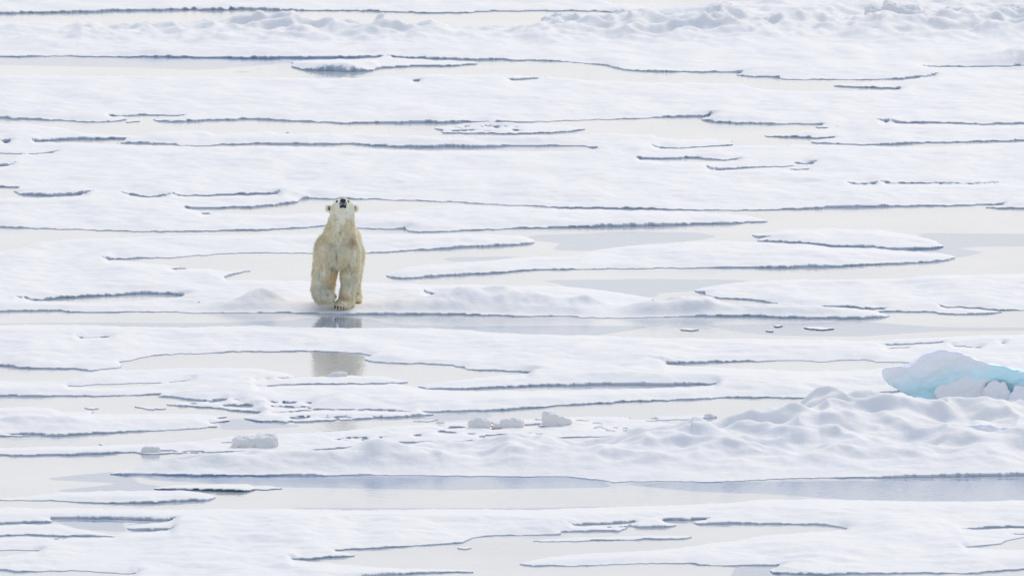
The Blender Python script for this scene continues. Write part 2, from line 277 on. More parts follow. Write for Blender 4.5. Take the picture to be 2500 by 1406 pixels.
SX = 2.5
ext = np.cumsum(np.minimum(3 * 1.03 ** np.arange(230), 14.0))     # coarser columns carry the ice on, out of frame, to both sides
vx = np.r_[X0 - ext[::-1], np.arange(X0, X1 + .1, SX), X1 + ext]; XA, XB = vx[0], vx[-1]
def fold(px):
    q = np.abs((px - X0) % (2 * (X1 - X0))); return X0 + np.where(q > X1 - X0, 2 * (X1 - X0) - q, q)
vy = np.arange(Y0, Y1 + .1, 1.0)
PX, PY = np.meshgrid(vx, vy)
XW, YW = ground(PX, PY)
def sample(img, px, py):
    return img[np.clip((py - Y0).astype(int), 0, img.shape[0] - 1), np.clip((fold(px) - X0).astype(int), 0, img.shape[1] - 1)]
cx = (vx[:-1] + vx[1:]) / 2; cy = (vy[:-1] + vy[1:]) / 2
CX, CY = np.meshgrid(cx, cy); GX, GY = ground(CX, CY)
fade = np.clip(np.minimum(np.minimum(CX - XA, XB - CX) / 60, np.minimum(CY - Y0, Y1 - CY) / 20), 0, 1)
wx = (perlin(GX / .7, GY / .7, 5) * 9 + perlin(GX / .18, GY / .3, 6) * 5) * fade
wy = (perlin(GX / .55, GY / 1.2, 7) * 1.5 + perlin(GX / .16, GY / .5, 8) * 1.2 + perlin(GX / .07, GY / .3, 9) * .5) * fade
WAT = sample(water, CX + wx, CY + wy).astype(bool)
sl_ = (CY > 1018) & (CY < 1116) & (CX < 1690) & ((CY > 1070 - (CX - 600) * .12) | (CX > 700)) & (CY < np.where(CX < 850, 1104, 1086 - (CX - 850) * .045))
hole = fbm(GX, GY, .55, 4, 401, .65)
WAT |= sl_ & (hole > .45) & (perlin(GX / 2.2, GY / 4, 409) > -.25)
for px_, py_, a_, b_ in ((770, 323, 140, 5), (480, 993, 330, 16), (1400, 1030, 240, 14), (330, 290, 80, 9), (2400, 845, 160, 6), (1180, 318, 120, 6), (1500, 1283, 120, 6), (150, 1068, 300, 8)):
    WAT |= (((CX - px_) / a_) ** 2 + ((CY - py_) / b_) ** 2 < 1) & (hole > .42) & ~WAT
CODE = sample(code, CX + wx, CY + wy)
nr, nc = WAT.shape

# connected floes
par = []
def find(a):
    while par[a] != a: par[a] = par[par[a]]; a = par[a]
    return a
LAB = np.full(WAT.shape, -1, np.int32); prev = []; runs = []
for r in range(nr):
    row = (~WAT[r]).astype(np.int8); d = np.diff(np.r_[0, row, 0]); st = np.where(d == 1)[0]; en = np.where(d == -1)[0]; cur = []
    for a, b in zip(st, en):
        i = len(par); par.append(i); cur.append((a, b, i))
        for (c, e_, j) in prev:
            if c < b and a < e_: par[find(i)] = find(j)
    prev = cur; runs += [(r,) + c for c in cur]
for r, a, b, i in runs: LAB[r, a:b] = find(i)

# pull the edge vertices onto the smooth shoreline
f_ = WAT.astype(np.float32); pf = np.pad(f_, 1, mode='edge'); fv = (pf[:-1, :-1] + pf[1:, :-1] + pf[:-1, 1:] + pf[1:, 1:]) / 4
fs = fv.copy(); fs[1:-1] = (fs[:-2] + 2 * fs[1:-1] + fs[2:]) / 4
for _ in range(3): fs[:, 1:-1] = (fs[:, :-2] + 2 * fs[:, 1:-1] + fs[:, 2:]) / 4
gi = np.gradient(fs, axis=0); gj = np.gradient(fs, axis=1); g2 = gi * gi + gj * gj + 1e-4
st_ = np.where((fv > .01) & (fv < .99), (.5 - fs) / g2, 0)
di_ = np.clip(st_ * gi, -.75, .75); dj_ = np.clip(st_ * gj, -.6, .6)
di_[0] = di_[-1] = 0; dj_[:, 0] = dj_[:, -1] = 0
XS, YS = ground(PX + dj_ * np.gradient(vx)[None, :], PY + di_)
# ---------------------------------------------------------------- surface of the ice
WV = np.ones((nr + 1, nc + 1), bool)          # vertices that touch water
pad = np.pad(WAT, 1, mode='edge'); WV = pad[:-1, :-1] | pad[1:, :-1] | pad[:-1, 1:] | pad[1:, 1:]
yrow = YW[:, 0]
df = np.full(WV.shape, 4.0, np.float32); db = df.copy()
c_ = np.full(nc + 1, 4.0)
for i in range(nr, -1, -1):
    if i < nr: c_ = c_ + (yrow[i] - yrow[i + 1])
    df[i] = np.minimum(c_, 6); c_ = np.where(WV[i], 0, c_)
c_ = np.full(nc + 1, 4.0)
for i in range(0, nr + 1):
    if i > 0: c_ = c_ + (yrow[i - 1] - yrow[i])
    db[i] = np.minimum(c_, 6); c_ = np.where(WV[i], 0, c_)
dl = np.full(WV.shape, 3.0, np.float32); stepx = np.diff(XW, axis=1, prepend=XW[:, :1]); stepn = np.diff(XW, axis=1, append=XW[:, -1:])
c_ = np.full(nr + 1, 3.0)
for j in range(nc + 1):
    c_ = np.where(WV[:, j], 0, c_ + stepx[:, j]); dl[:, j] = np.minimum(c_, 3)
c_ = np.full(nr + 1, 3.0)
for j in range(nc, -1, -1):
    c_ = np.where(WV[:, j], 0, c_ + stepn[:, j]); dl[:, j] = np.minimum(dl[:, j], c_)
m_ = dl.copy()
for k_ in (1, 2):
    m_[k_:] = np.maximum(m_[k_:], dl[:-k_]); m_[:-k_] = np.maximum(m_[:-k_], dl[k_:])
dl = m_
def blurx(a, k):
    p = np.pad(a, ((0, 0), (k, k)), mode='edge'); cs_ = np.cumsum(np.pad(p, ((0, 0), (1, 0))), axis=1, dtype=np.float64)
    return ((cs_[:, 2 * k + 1:] - cs_[:, :-2 * k - 1]) / (2 * k + 1)).astype(np.float32)
df = np.maximum(df - .065, 0); db = np.maximum(db - .065, 0); dz_ = df > 0; df = blurx(blurx(df, 5), 5) * dz_
db_ = blurx(db, 3); db = np.minimum(db_, db * .5 + db_ * .5)
n1 = fbm(XW, YW, 1.6, 2, 21); n2 = fbm(XW, YW, .45, 3, 31); n3 = perlin(XW / 5, YW / 9, 41); n4 = perlin(XW / 1.1, YW / 2.5, 44)
lip = np.clip(.023 + .042 * perlin(XW / 3.2, YW / 4.2, 22) + .010 * n1 + .010 * n2, .007, .075)
rise = np.clip(.045 + .07 * n4 + .02 * n3 + .012 * n2, .008, .15)
CV = np.zeros(WV.shape, np.uint8); CV[:-1, :-1] = CODE; CV[1:, 1:] = np.maximum(CV[1:, 1:], CODE); CV[1:, :-1] = np.maximum(CV[1:, :-1], CODE); CV[:-1, 1:] = np.maximum(CV[:-1, 1:], CODE)
for k, (l, rs) in {1: (.13, .09), 6: (.085, .05), 2: (.02, .035), 7: (.01, .01)}.items():
    s = CV == k; lip[s] = l * (1 + .15 * n1[s]); rise[s] = rs * (1 + .3 * n1[s])
s = (CV == 1) & (PX > 915); lip[s] = .02 + .02 * np.clip(n1[s], 0, 1); rise[s] = .02
for k in (9, 10, 11, 12, 13, 14, 15, 16, 17, 18, 19, 20, 21, 22):
    s = CV == k; lip[s] = .012; rise[s] = .01
# the slushy plate behind the near ridge is thin and rough
slush = (PY > 1018) & (PY < 1116) & (PX < 1690) & ((PY > 1068 - (PX - 600) * .12) | (PX > 700))
lip = np.where(slush, lip * .6, lip); rise = np.where(slush, rise * .3, rise)
Pf = lip + rise * (1 - np.exp(-df / .36))
Pb = .010 + .05 * db
Ps = .012 + .30 * dl
H = np.minimum(np.minimum(Pf, Pb), Ps)
inner = np.clip(np.minimum(np.minimum(df, db), dl * 2) / .6, 0, 1)
rid = (1 - np.abs(perlin(XW / .9, YW / 1.6, 51)) * 2)
H += inner * (.0045 * n1 + .003 * n2 + .0065 * perlin(XW / 2.2, YW / 4.5, 61) * np.clip(db / 2, 0, 1))
H += inner * .0025 * np.clip(fbm(XW, YW, .22, 2, 71), -.5, 1)
H = np.where(slush, H + inner * .022 * np.clip(fbm(XW, YW, .25, 3, 77) + .1, 0, 1.5), H)

# ridges and drifts: (px, row of the foot line, half width px, half depth m, height m)
def hx(pts, x): p = np.array(pts, float); return np.interp(x, p[:, 0], p[:, 1], left=p[0, 1], right=p[-1, 1])
def ridge(base, high, sf, sb, seed, rough=.55, xr=None, wl=1.2):
    """a rubble ridge: base row and crest height along px, front and back half depths in metres"""
    r0 = int(max(0, min(p[1] for p in base) - 130 - Y0)); r1 = int(min(nr + 1, max(p[1] for p in base) + 150 - Y0)); S_ = slice(r0, r1)
    full = np.zeros(PX.shape, np.float32); XW, YW, PX_ = XWF[S_], YWF[S_], PX[S_]
    b = hx(base, PX_); h = hx(high, PX_); _, yb = ground(PX_, b)
    d = YW - yb; sg = np.where(d < 0, sf, sb)
    env = np.exp(-(d / sg) ** 2)
    a = 1 - np.abs(fbm(XW, YW, wl, 3, seed)) * 1.7
    c = fbm(XW, YW, wl * .5, 3, seed + 9)
    body = np.clip(1 - rough + rough * (1.1 * a + .5 * c), .1, 1.35)
    full[S_] = h * env * body
    return full
XWF, YWF = XW, YW
top = ridge([(-300, 88), (0, 84), (200, 86), (600, 82), (1200, 88), (1600, 82), (2500, 78), (2800, 78)],
            [(-300, .15), (0, .10), (80, .05), (160, .06), (200, .20), (330, .20), (450, .17), (540, .22), (620, .36), (720, .40), (760, .26), (830, .22), (930, .34), (1040, .24), (1110, .11), (1170, .14), (1250, .14), (1300, .24), (1380, .40), (1480, .30), (1540, .46), (1640, .34), (1760, .50), (1830, .28), (1950, .34), (2060, .26), (2150, .44), (2260, .38), (2340, .30), (2480, .40), (2800, .4)],
            2.4, 1.4, 101, .72, wl=1.25)
top += ridge([(1400, 62), (2800, 52)], [(1350, 0), (1500, .14), (1700, .18), (2000, .14), (2300, .2), (2800, .2)], 3.0, 3.0, 131, .8, wl=1.6)
top += ridge([(1400, 30), (2800, 22)], [(1550, 0), (1800, .12), (2100, .18), (2800, .18)], 4.0, 4.0, 141, .8, wl=2.0)
top += ridge([(0, 100), (2800, 104)], [(-300, .06), (600, .06), (1000, .05), (2800, .08)], 2.2, 2.2, 151, .9, wl=1.8)
def bump(px, row, hw, hd, h, seed=0):
    x0, y0 = ground(px, row); x1, _ = ground(px + hw, row)
    q = ((XW - x0) / (x1 - x0)) ** 2 + np.where(YW > y0, ((YW - y0) / (hd * .6)) ** 2, ((YW - y0) / hd) ** 2)
    g = np.where(q < 9, np.exp(-q), 0); s_ = q.min(1) < 9
    g[s_] *= 1 + .3 * fbm(XW[s_], YW[s_], .5, 3, 200 + seed)
    return h * g
top += bump(2480, 152, 90, 2, .18, 3) + bump(2065, 133, 35, 1, .05, 4) + bump(330, 128, 90, 1.6, .05, 6)
mounds = bump(640, 749, 55, .7, .17, 1) + bump(560, 755, 80, .6, .07, 2) + bump(830, 757, 90, .35, .02, 3) + bump(905, 760, 60, .35, .035, 4) \
       + bump(1110, 754, 75, .8, .14, 5) + bump(1190, 746, 80, .9, .13, 6) + bump(1270, 752, 90, .8, .10, 7) + bump(1400, 757, 120, .7, .09, 8) \
       + bump(1440, 756, 25, .3, .05, 9) + bump(1690, 762, 85, .8, .19, 10) + bump(1580, 766, 60, .5, .10, 11) + bump(1900, 765, 100, .8, .07, 12) + bump(2050, 768, 90, .8, .06, 13) + bump(1000, 760, 60, .5, .04, 15)
mounds *= 1.1
mounds += bump(60, 1045, 140, 1.0, .09, 14) + bump(2280, 700, 400, 3, .03, 16) + bump(1000, 557, 120, 1.2, .04, 17) + bump(1200, 343, 300, 2, .04, 18) + bump(1200, 303, 70, 1.2, .09, 19)
near = ridge([(250, 1148), (350, 1143), (500, 1140), (700, 1137), (860, 1125), (950, 1118), (1000, 1122), (1250, 1108), (1500, 1105), (1700, 1100), (1800, 1094), (1900, 1082), (2000, 1066), (2200, 1062), (2800, 1055)],
             [(250, 0), (300, .10), (350, .18), (450, .17), (700, .18), (840, .22), (900, .32), (960, .25), (1050, .2), (1180, .22), (1240, .29), (1300, .2), (1500, .27), (1600, .33), (1700, .36), (1800, .40), (1900, .48), (1960, .58), (2020, .62), (2100, .58), (2200, .5), (2280, .52), (2400, .42), (2500, .36), (2900, .3), (3500, .05)],
             2.2, 1.0, 161, .52, wl=2.0)
near2 = ridge([(1500, 1130), (1900, 1120), (2800, 1112)], [(1500, 0), (1800, .08), (2000, .14), (2300, .2), (2500, .2), (2800, .2)], 1.6, 1.2, 181, .7, wl=2.0)
near3 = ridge([(1800, 1010), (2100, 1000), (2800, 985)], [(1900, 0), (2050, .09), (2200, .10), (2800, .10)], 1.6, 1.4, 191, .6, wl=1.2)
nearm = (PY > 940)
top *= .88
near *= .92
tot = top * (PY < 175) + mounds + (near + near2 + near3) * nearm
edge = np.clip(np.minimum(df / np.where(PY > 1000, 1.1, .35), db / np.where(PY > 1000, .45, .8)), 0, 1); edge = edge * edge * (3 - 2 * edge)
edge = np.minimum(edge, np.clip(dl / .9, 0, 1))
for _ in range(3): edge[1:-1] = (edge[:-2] + 2 * edge[1:-1] + edge[2:]) / 4
edge = blurx(blurx(edge, 6), 6) * (WV == 0)
fine = inner * np.clip(tot / .15, 0, 1) * (.014 * fbm(XW, YW, .35, 3, 211) + .05 * np.clip(fbm(XW, YW, .7, 2, 221), 0, 1))
H = H + tot * edge + fine
# light smoothing
H2 = H.copy(); H2[1:-1] = (H[:-2] + 2 * H[1:-1] + H[2:]) / 4; H2[:, 1:-1] = (H2[:, :-2] + 2 * H2[:, 1:-1] + H2[:, 2:]) / 4
H3 = blurx(blurx(H2, 2), 2); k_ = np.clip(1 - tot / .06, 0, 1) * (WV == 0); H2 = H2 * (1 - k_) + H3 * k_
H = np.clip(H2, .004, 3)
def height_at(x, y):
    j = (x * 0 + np.interp(x / y, XW[0] / YW[0], np.arange(nc + 1))); 
    i = np.interp(-y, -yrow, np.arange(nr + 1))
    return float(H[int(round(float(i))), int(round(float(j)))])
under = lip * np.clip(.17 + .60 * perlin(XW / 1.4, YW / 2, 81) + .45 * perlin(XW / .28, YW / .6, 82) + .25 * perlin(XW / .1, YW / .5, 83), .03, .85)
under[CV == 1] = .085; under[(CV == 1) & (PX > 915)] = .012; under[CV == 6] = .055; under[(CV == 6) & (PX < 470)] = .008
under = np.where(tot > .12, under * .8, under)
under = np.minimum(under, np.maximum(H - .006, .001))
# shrink the dark undercut on the far side of every floe
gy_, gx_ = np.gradient(blurx(WV.astype(np.float32), 3)); 
gyb = WV.astype(np.float32).copy()
for _ in range(3): gyb[1:-1] = (gyb[:-2] + 2 * gyb[1:-1] + gyb[2:]) / 4
gyb = blurx(gyb, 2); gyr = np.gradient(gyb, axis=0); gxc = np.gradient(gyb, axis=1)
nxw = -gxc / np.gradient(XW, axis=1); nyw = gyr / .06         # points inland
nl = np.hypot(nxw, nyw) + 1e-6; nxw /= nl; nyw /= nl

# one mesh for every floe
def floe_mesh(name, cells, mats, loc=None, back=.05):
    ii, jj = np.where(cells)
    W = nc + 1; idx = lambda i, j: i * W + j
    q = np.stack([idx(ii + 1, jj), idx(ii + 1, jj + 1), idx(ii, jj + 1), idx(ii, jj)], 1)
    P = np.pad(WAT, 1, constant_values=False)
    E = []
    for di, dj, a, b in ((1, 0, (1, 0), (1, 1)), (-1, 0, (0, 1), (0, 0)), (0, 1, (1, 1), (0, 1)), (0, -1, (0, 0), (1, 0))):
        s = P[ii + 1 + di, jj + 1 + dj]
        E.append(np.stack([idx(ii[s] + a[0], jj[s] + a[1]), idx(ii[s] + b[0], jj[s] + b[1])], 1))
    E = np.concatenate(E)
    used = np.unique(q); mp_ = np.full((nr + 1) * W, -1, np.int64); mp_[used] = np.arange(len(used))
    xf, yf, hf = XS.ravel(), YS.ravel(), H.ravel()
    V = [np.stack([xf[used], yf[used], hf[used]], 1)]; n0 = len(used)
    faces = [mp_[q]]; mi = [np.zeros(len(q), int)]
    if len(E):
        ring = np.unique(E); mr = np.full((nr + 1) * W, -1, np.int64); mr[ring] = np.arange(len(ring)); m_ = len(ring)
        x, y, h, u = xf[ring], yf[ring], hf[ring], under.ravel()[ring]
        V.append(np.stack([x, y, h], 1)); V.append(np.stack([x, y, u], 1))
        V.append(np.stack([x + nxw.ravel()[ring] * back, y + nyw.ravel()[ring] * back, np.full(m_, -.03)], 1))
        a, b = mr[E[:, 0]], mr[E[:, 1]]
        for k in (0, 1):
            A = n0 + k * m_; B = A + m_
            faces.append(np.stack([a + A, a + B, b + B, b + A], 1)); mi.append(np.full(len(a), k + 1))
    V = np.concatenate(V); FF = np.concatenate(faces)
    return mesh_obj(name, V, FF, mats, np.concatenate(mi), loc=loc)

labs, cnt = np.unique(LAB[LAB >= 0], return_counts=True)
order = labs[np.argsort(-cnt)]; counts = np.sort(cnt)[::-1]
def lab_at(px, py):
    """label of the floe at a photo point"""
    i = int(round(py - Y0)); j = int(np.searchsorted(vx, px))
    return LAB[i, j]
NAMED = [  # name, category, label, point on it, kind, group, mats
 ('far_snow_sheet', None, None, (1200, 250), 'structure'),
 ('middle_snow_sheet', None, None, (1200, 430), 'structure'),
 ('near_snow_sheet', None, None, (600, 1330), 'structure'),
 ('snow_sheet', None, None, (1300, 860), 'structure'),
 ('ice_floe', 'ice floe', 'snow-covered floe that the polar bear walks on, drifts along its front edge', (700, 720), None),
 ('ice_floe', 'ice floe', 'wide low floe at the right edge, its blunt tip just behind the bear floe\'s end', (2100, 715), None),
 ('ice_floe', 'ice floe', 'long tapering white floe right of the bear with a dark undercut front edge', (1500, 640), None),
 ('ice_floe', 'ice floe', 'smaller flat floe lying behind the long tapering floe, surrounded by blue open water', (2050, 580), None),
 ('ice_floe', 'ice floe', 'smooth humped floe at the left edge, ending in ragged points beside slushy ice', (200, 1040), None),
 ('slush_ice', 'slush ice', 'rough plate of slushy broken ice behind the near snow ridge, carrying small chunks', (500, 1085), None),
 ('ice_floe', 'ice floe', 'thin narrow floe at bottom left in front of the toe of the near ridge', (300, 1213), None),
 ('ice_floe', 'ice floe', 'far thick slab with teal undercut base and a thin tail floating in the distant pond', (800, 160), None),
 ('ice_floe', 'ice floe', 'flat oval floe in the warm-toned pond behind the middle snow sheet', (1250, 316), None),
 ('ice_floe', 'ice floe', 'small rounded slab with dark base in the near lead, beside the thin narrow floe', (540, 1190), None),
 ('ice_floe', 'ice floe', 'sliver of floe like a dark pencil line in the bottom pond', (1500, 1313), None),
 ('ice_floe', 'ice floe', 'small dark-edged plate beside the left foot of the near snow ridge slope', (1660, 1019), None),
 ('ice_ridge', 'ice ridge', 'large near ridge of piled snow rising to the right under the blue ice block', (1500, 1140), None),
]
done = set()
RIDGE = (top * (PY < 175) > .05)[:-1, :-1] & (LAB == lab_at(1200, 250)) & (CY < 132)
for nm, cat, lb, pt, kind in NAMED:
    L = lab_at(*pt)
    if L < 0 or L in done: print('MISSING FLOE', nm, pt); continue
    done.add(L); cells = LAB == L
    if nm == 'far_snow_sheet': cells &= ~RIDGE
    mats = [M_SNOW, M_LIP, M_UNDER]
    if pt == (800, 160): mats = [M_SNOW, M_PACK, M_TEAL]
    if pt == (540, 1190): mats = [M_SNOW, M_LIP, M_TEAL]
    if kind == 'structure': loc = None
    else:
        xx, yy = ground(*pt); loc = (float(xx), float(yy), 0)
    o = floe_mesh(nm, cells, mats, loc)
    tag(o, lb, cat, 'ice floes among the melt ponds' if nm == 'ice_floe' else None, kind)
xx, yy = ground(1200, 90)
o = floe_mesh('pressure_ridge', RIDGE, [M_SNOW, M_LIP, M_UNDER], (float(xx), float(yy), 0))
tag(o, 'long low pressure ridge of snowy rubble running across the background', 'ice ridge')
rest = [L for L in labs if L not in done]
names_small = {0: 'thin plate of ice'}
small = []
for L in rest:
    cells = LAB == L; n_ = cells.sum()
    ii, jj = np.where(cells)
    px_, py_ = cx[jj].mean(), cy[ii].mean()
    if n_ < 12 or not (-20 < px_ < 2520 and -20 < py_ < 1426): continue
    small.append((px_, py_, n_, L))
SLIVERS = [(1995, 802, 'longest grubby sliver in the lead right of the bear, with a dark rim'), (1686, 806, 'grubby sliver left of all the others in the lead right of the bear'),
 (1898, 797, 'small grubby sliver just behind the tiniest one in the bear\'s lead'), (1876, 809, 'tiniest grubby sliver, nearest the camera of those in the bear\'s lead'),
 (360, 994, 'long bent sliver in the pond behind the humped left floe'), (225, 996, 'short sliver left of the long bent one behind the humped left floe'),
 (1037, 1026, 'slim sliver like a straw just left of the three chunks behind the near ridge'), (925, 1046, 'sliver touching the slushy ice below the straw-like one'),
 (250, 1084, 'speck of ice afloat between the humped left floe and the slushy ice'), (325, 297, 'small sliver in the gap of the pond edge at far upper left'),
 (1130, 1339, 'small dark-edged sliver alone in the bottom pond'), (817, 1383, 'small sliver at the bottom pond\'s left end near the frame bottom'),
 (655, 1191, 'thin white wing of ice beside the small rounded slab with dark base'), (160, 1205, 'thin flake against the back of the narrow floe at bottom left')]
small.sort(key=lambda s: -s[2])
def small_label(x, y, n):
    near_ = min(SLIVERS, key=lambda q: abs(q[0] - x) + 3 * abs(q[1] - y)); SLIVERS.remove(near_); return near_[2]
small = [q for q in small if any(abs(q[0] - t_[0]) < 45 and abs(q[1] - t_[1]) < 7 for t_ in SLIVERS)][:14]
for px_, py_, n_, L in small:
    xx, yy = ground(px_, py_)
    dark = (1600 < px_ < 2100 and 780 < py_ < 820)
    o = floe_mesh('ice_fragment', LAB == L, [M_SNOW, M_LIP if not dark else M_GRIT, M_UNDER if not dark else M_GRIT], (float(xx), float(yy), 0), back=.04)
    where = small_label(px_, py_, n_)
    tag(o, where, 'ice fragment', 'thin slivers of ice afloat in the ponds')
    print('small', round(px_), round(py_), n_)

left_ = [L for L in rest if L not in [q[3] for q in small]]
o = floe_mesh('outlying_snow', np.isin(LAB, left_), [M_SNOW, M_LIP, M_UNDER]); o['kind'] = 'structure'

# ---------------------------------------------------------------- snow beyond the surveyed part, and the water
def grid_obj(name, rx, ry, mats, zf, keep=None, kind='structure', attr=None):
    """rx: photo columns, ry: photo rows (denser near the view), laid on the ground plane"""
    A, B = np.meshgrid(rx, ry); gx, gy = ground(A, B)
    V = np.stack([gx, gy, zf(gx, gy)], 2).reshape(-1, 3)
    n, m = len(ry), len(rx); i, j = np.meshgrid(np.arange(n - 1), np.arange(m - 1), indexing='ij')
    q = np.stack([(i + 1) * m + j, (i + 1) * m + j + 1, i * m + j + 1, i * m + j], 2)
    if keep is not None: q = q[keep((A[:-1, :-1] + A[1:, 1:]) / 2, (B[:-1, :-1] + B[1:, 1:]) / 2)]
    q = q.reshape(-1, 4)
    used = np.unique(q); mp_ = np.full(len(V), -1); mp_[used] = np.arange(len(used))
    o = mesh_obj(name, V[used], mp_[q], mats)
    if attr is not None:
        at = o.data.attributes.new('open', 'FLOAT', 'POINT'); at.data.foreach_set('value', attr(A, B).ravel()[used].astype(np.float32))
    o['kind'] = kind
    return o
HORIZ = 703 - math.tan(PITCH) * F           # photo row of the horizon
farr = HORIZ + (Y0 - HORIZ) * np.geomspace(.003, 1, 70)
nearr = np.r_[np.linspace(Y1, 2600, 25), np.linspace(2700, 9000, 25)]
lx = XA - np.geomspace(1, 60, 26) ** 2 * 8 + 8; rx_ = XB + np.geomspace(1, 60, 26) ** 2 * 8 - 8
RX = np.unique(np.r_[lx[::-1], np.arange(XA, XB + 1, 20), rx_]); RY = np.unique(np.r_[farr, np.arange(Y0, Y1 + 1, 8), nearr])
zout = lambda x, y: .05 + .03 * fbm(x, y, 9, 3, 301)
o = grid_obj('snow_field', RX, RY, [M_SNOW], zout, keep=lambda a, b: ~((a > XA) & (a < XB) & (b > Y0) & (b < Y1)))

mw = bpy.data.materials.new('melt_water'); mw.use_nodes = True; t = mw.node_tree; p = t.nodes['Principled BSDF']
geo = N(t, 'ShaderNodeNewGeometry'); at = N(t, 'ShaderNodeAttribute', attribute_name='open')
mpw = N(t, 'ShaderNodeMapping'); mpw.inputs['Scale'].default_value = (.5, .28, 1); t.links.new(geo.outputs['Position'], mpw.inputs[0])
nw = N(t, 'ShaderNodeTexNoise'); nw.inputs['Scale'].default_value = 1.3; nw.inputs['Detail'].default_value = 6; t.links.new(mpw.outputs[0], nw.inputs['Vector'])
ad = N(t, 'ShaderNodeMath', operation='MULTIPLY_ADD'); ad.inputs[1].default_value = .55; t.links.new(nw.outputs[0], ad.inputs[0]); t.links.new(at.outputs['Fac'], ad.inputs[2])
mr = N(t, 'ShaderNodeMapRange'); mr.inputs['From Min'].default_value = .64; mr.inputs['From Max'].default_value = .86; t.links.new(ad.outputs[0], mr.inputs[0])
mr.interpolation_type = 'SMOOTHSTEP'
mc = N(t, 'ShaderNodeMix', data_type='RGBA'); mc.inputs['A'].default_value = (.64, .615, .58, 1); mc.inputs['B'].default_value = (.23, .31, .44, 1)  # B paints the bluish sky reflection on the open water
# the skin of new ice is mottled
nm2 = N(t, 'ShaderNodeTexNoise'); nm2.inputs['Scale'].default_value = .9; nm2.inputs['Detail'].default_value = 7; t.links.new(mpw.outputs[0], nm2.inputs['Vector'])
sk = N(t, 'ShaderNodeMix', data_type='RGBA'); sk.inputs['A'].default_value = (.53, .54, .55, 1); sk.inputs['B'].default_value = (.65, .635, .615, 1)
mr2 = N(t, 'ShaderNodeMapRange'); mr2.inputs['From Min'].default_value = .35; mr2.inputs['From Max'].default_value = .65; t.links.new(nm2.outputs[0], mr2.inputs[0])
t.links.new(mr2.outputs[0], sk.inputs['Factor']); t.links.new(sk.outputs['Result'], mc.inputs['A'])
t.links.new(mr.outputs[0], mc.inputs['Factor']); t.links.new(mc.outputs['Result'], p.inputs['Base Color'])
rg = N(t, 'ShaderNodeMapRange'); rg.inputs['To Min'].default_value = .06; rg.inputs['To Max'].default_value = .02; t.links.new(mr.outputs[0], rg.inputs[0]); t.links.new(rg.outputs[0], p.inputs['Roughness'])
p.inputs['IOR'].default_value = 1.33
bw = N(t, 'ShaderNodeBump'); bw.inputs['Strength'].default_value = .4; bw.inputs['Distance'].default_value = .012
nb = N(t, 'ShaderNodeTexNoise'); nb.inputs['Scale'].default_value = 6; nb.inputs['Detail'].default_value = 3; t.links.new(geo.outputs['Position'], nb.inputs['Vector'])
t.links.new(nb.outputs[0], bw.inputs['Height']); t.links.new(bw.outputs[0], p.inputs['Normal'])
RXw = np.unique(np.r_[lx[::-1], np.arange(XA, XB + 1, 6), rx_]); RYw = np.unique(np.r_[farr, np.arange(Y0, Y1 + 1, 2), nearr])
ob = opn.astype(np.float32)
def box(a, k, ax):
    a = np.moveaxis(a, ax, 0); c = np.cumsum(np.pad(a, ((k + 1, k), (0, 0)), mode='edge'), 0, dtype=np.float64); r_ = (c[2 * k + 1:] - c[:-2 * k - 1]) / (2 * k + 1)
    return np.moveaxis(r_.astype(np.float32), 0, ax)
ob = box(box(box(ob, 22, 1), 22, 1), 3, 0)
def opat(a, b):
    inn = (a >= XA) & (a <= XB) & (b >= Y0) & (b <= Y1); v = sample(ob, a, np.clip(b, Y0, Y1 - 1)); return np.where(inn, v, 0)
grid_obj('melt_water', RXw, RYw, [mw], lambda x, y: x * 0, attr=opat)
# ---------------------------------------------------------------- solid lumps: many overlapping shapes grown into one skin
def ell(V, Fc, c, r, rot=None, n=14):
    bm = bmesh.new(); bmesh.ops.create_icosphere(bm, subdivisions=3, radius=1)
    M = Matrix.Translation(c) @ (rot if rot else Matrix.Identity(4)) @ Matrix.Diagonal((*r, 1))
    bm.transform(M); o = len(V)
    V += [tuple(v.co) for v in bm.verts]; Fc += [tuple(o + v.index for v in f.verts) for f in bm.faces]; bm.free()
def cap(V, Fc, a, ra, b, rb, k=9):
    a = Vector(a); b = Vector(b)
    for i in range(k):
        t_ = i / (k - 1); r_ = ra + (rb - ra) * t_
        ell(V, Fc, a.lerp(b, t_), (r_, r_, r_))
def grow(name, V, Fc, voxel, smooth, mats, displace=None):
    """voxel-merge the shapes into one continuous surface"""
    me = bpy.data.meshes.new(name + '_rough'); me.from_pydata(V, [], Fc); me.update()
    ob_ = bpy.data.objects.new(name + '_rough', me); COL.objects.link(ob_)
    m = ob_.modifiers.new('r', 'REMESH'); m.mode = 'VOXEL'; m.voxel_size = voxel; m.use_smooth_shade = True
    if smooth: s_ = ob_.modifiers.new('s', 'SMOOTH'); s_.factor = .5; s_.iterations = smooth
    dg = bpy.context.evaluated_depsgraph_get(); dg.update()
    m2 = bpy.data.meshes.new_from_object(ob_.evaluated_get(dg)); m2.name = name
    bpy.data.objects.remove(ob_); bpy.data.meshes.remove(me)
    if displace:
        co = np.empty(len(m2.vertices) * 3, np.float32); m2.vertices.foreach_get('co', co); co = co.reshape(-1, 3)
        no = np.empty_like(co.ravel()); m2.vertices.foreach_get('normal', no); no = no.reshape(-1, 3)
        co = co + no * displace(co)[:, None]; m2.vertices.foreach_set('co', co.ravel()); m2.update()
    m2.materials.clear()
    for q in mats: m2.materials.append(q)
    m2.polygons.foreach_set('use_smooth', np.ones(len(m2.polygons), bool))
    return m2

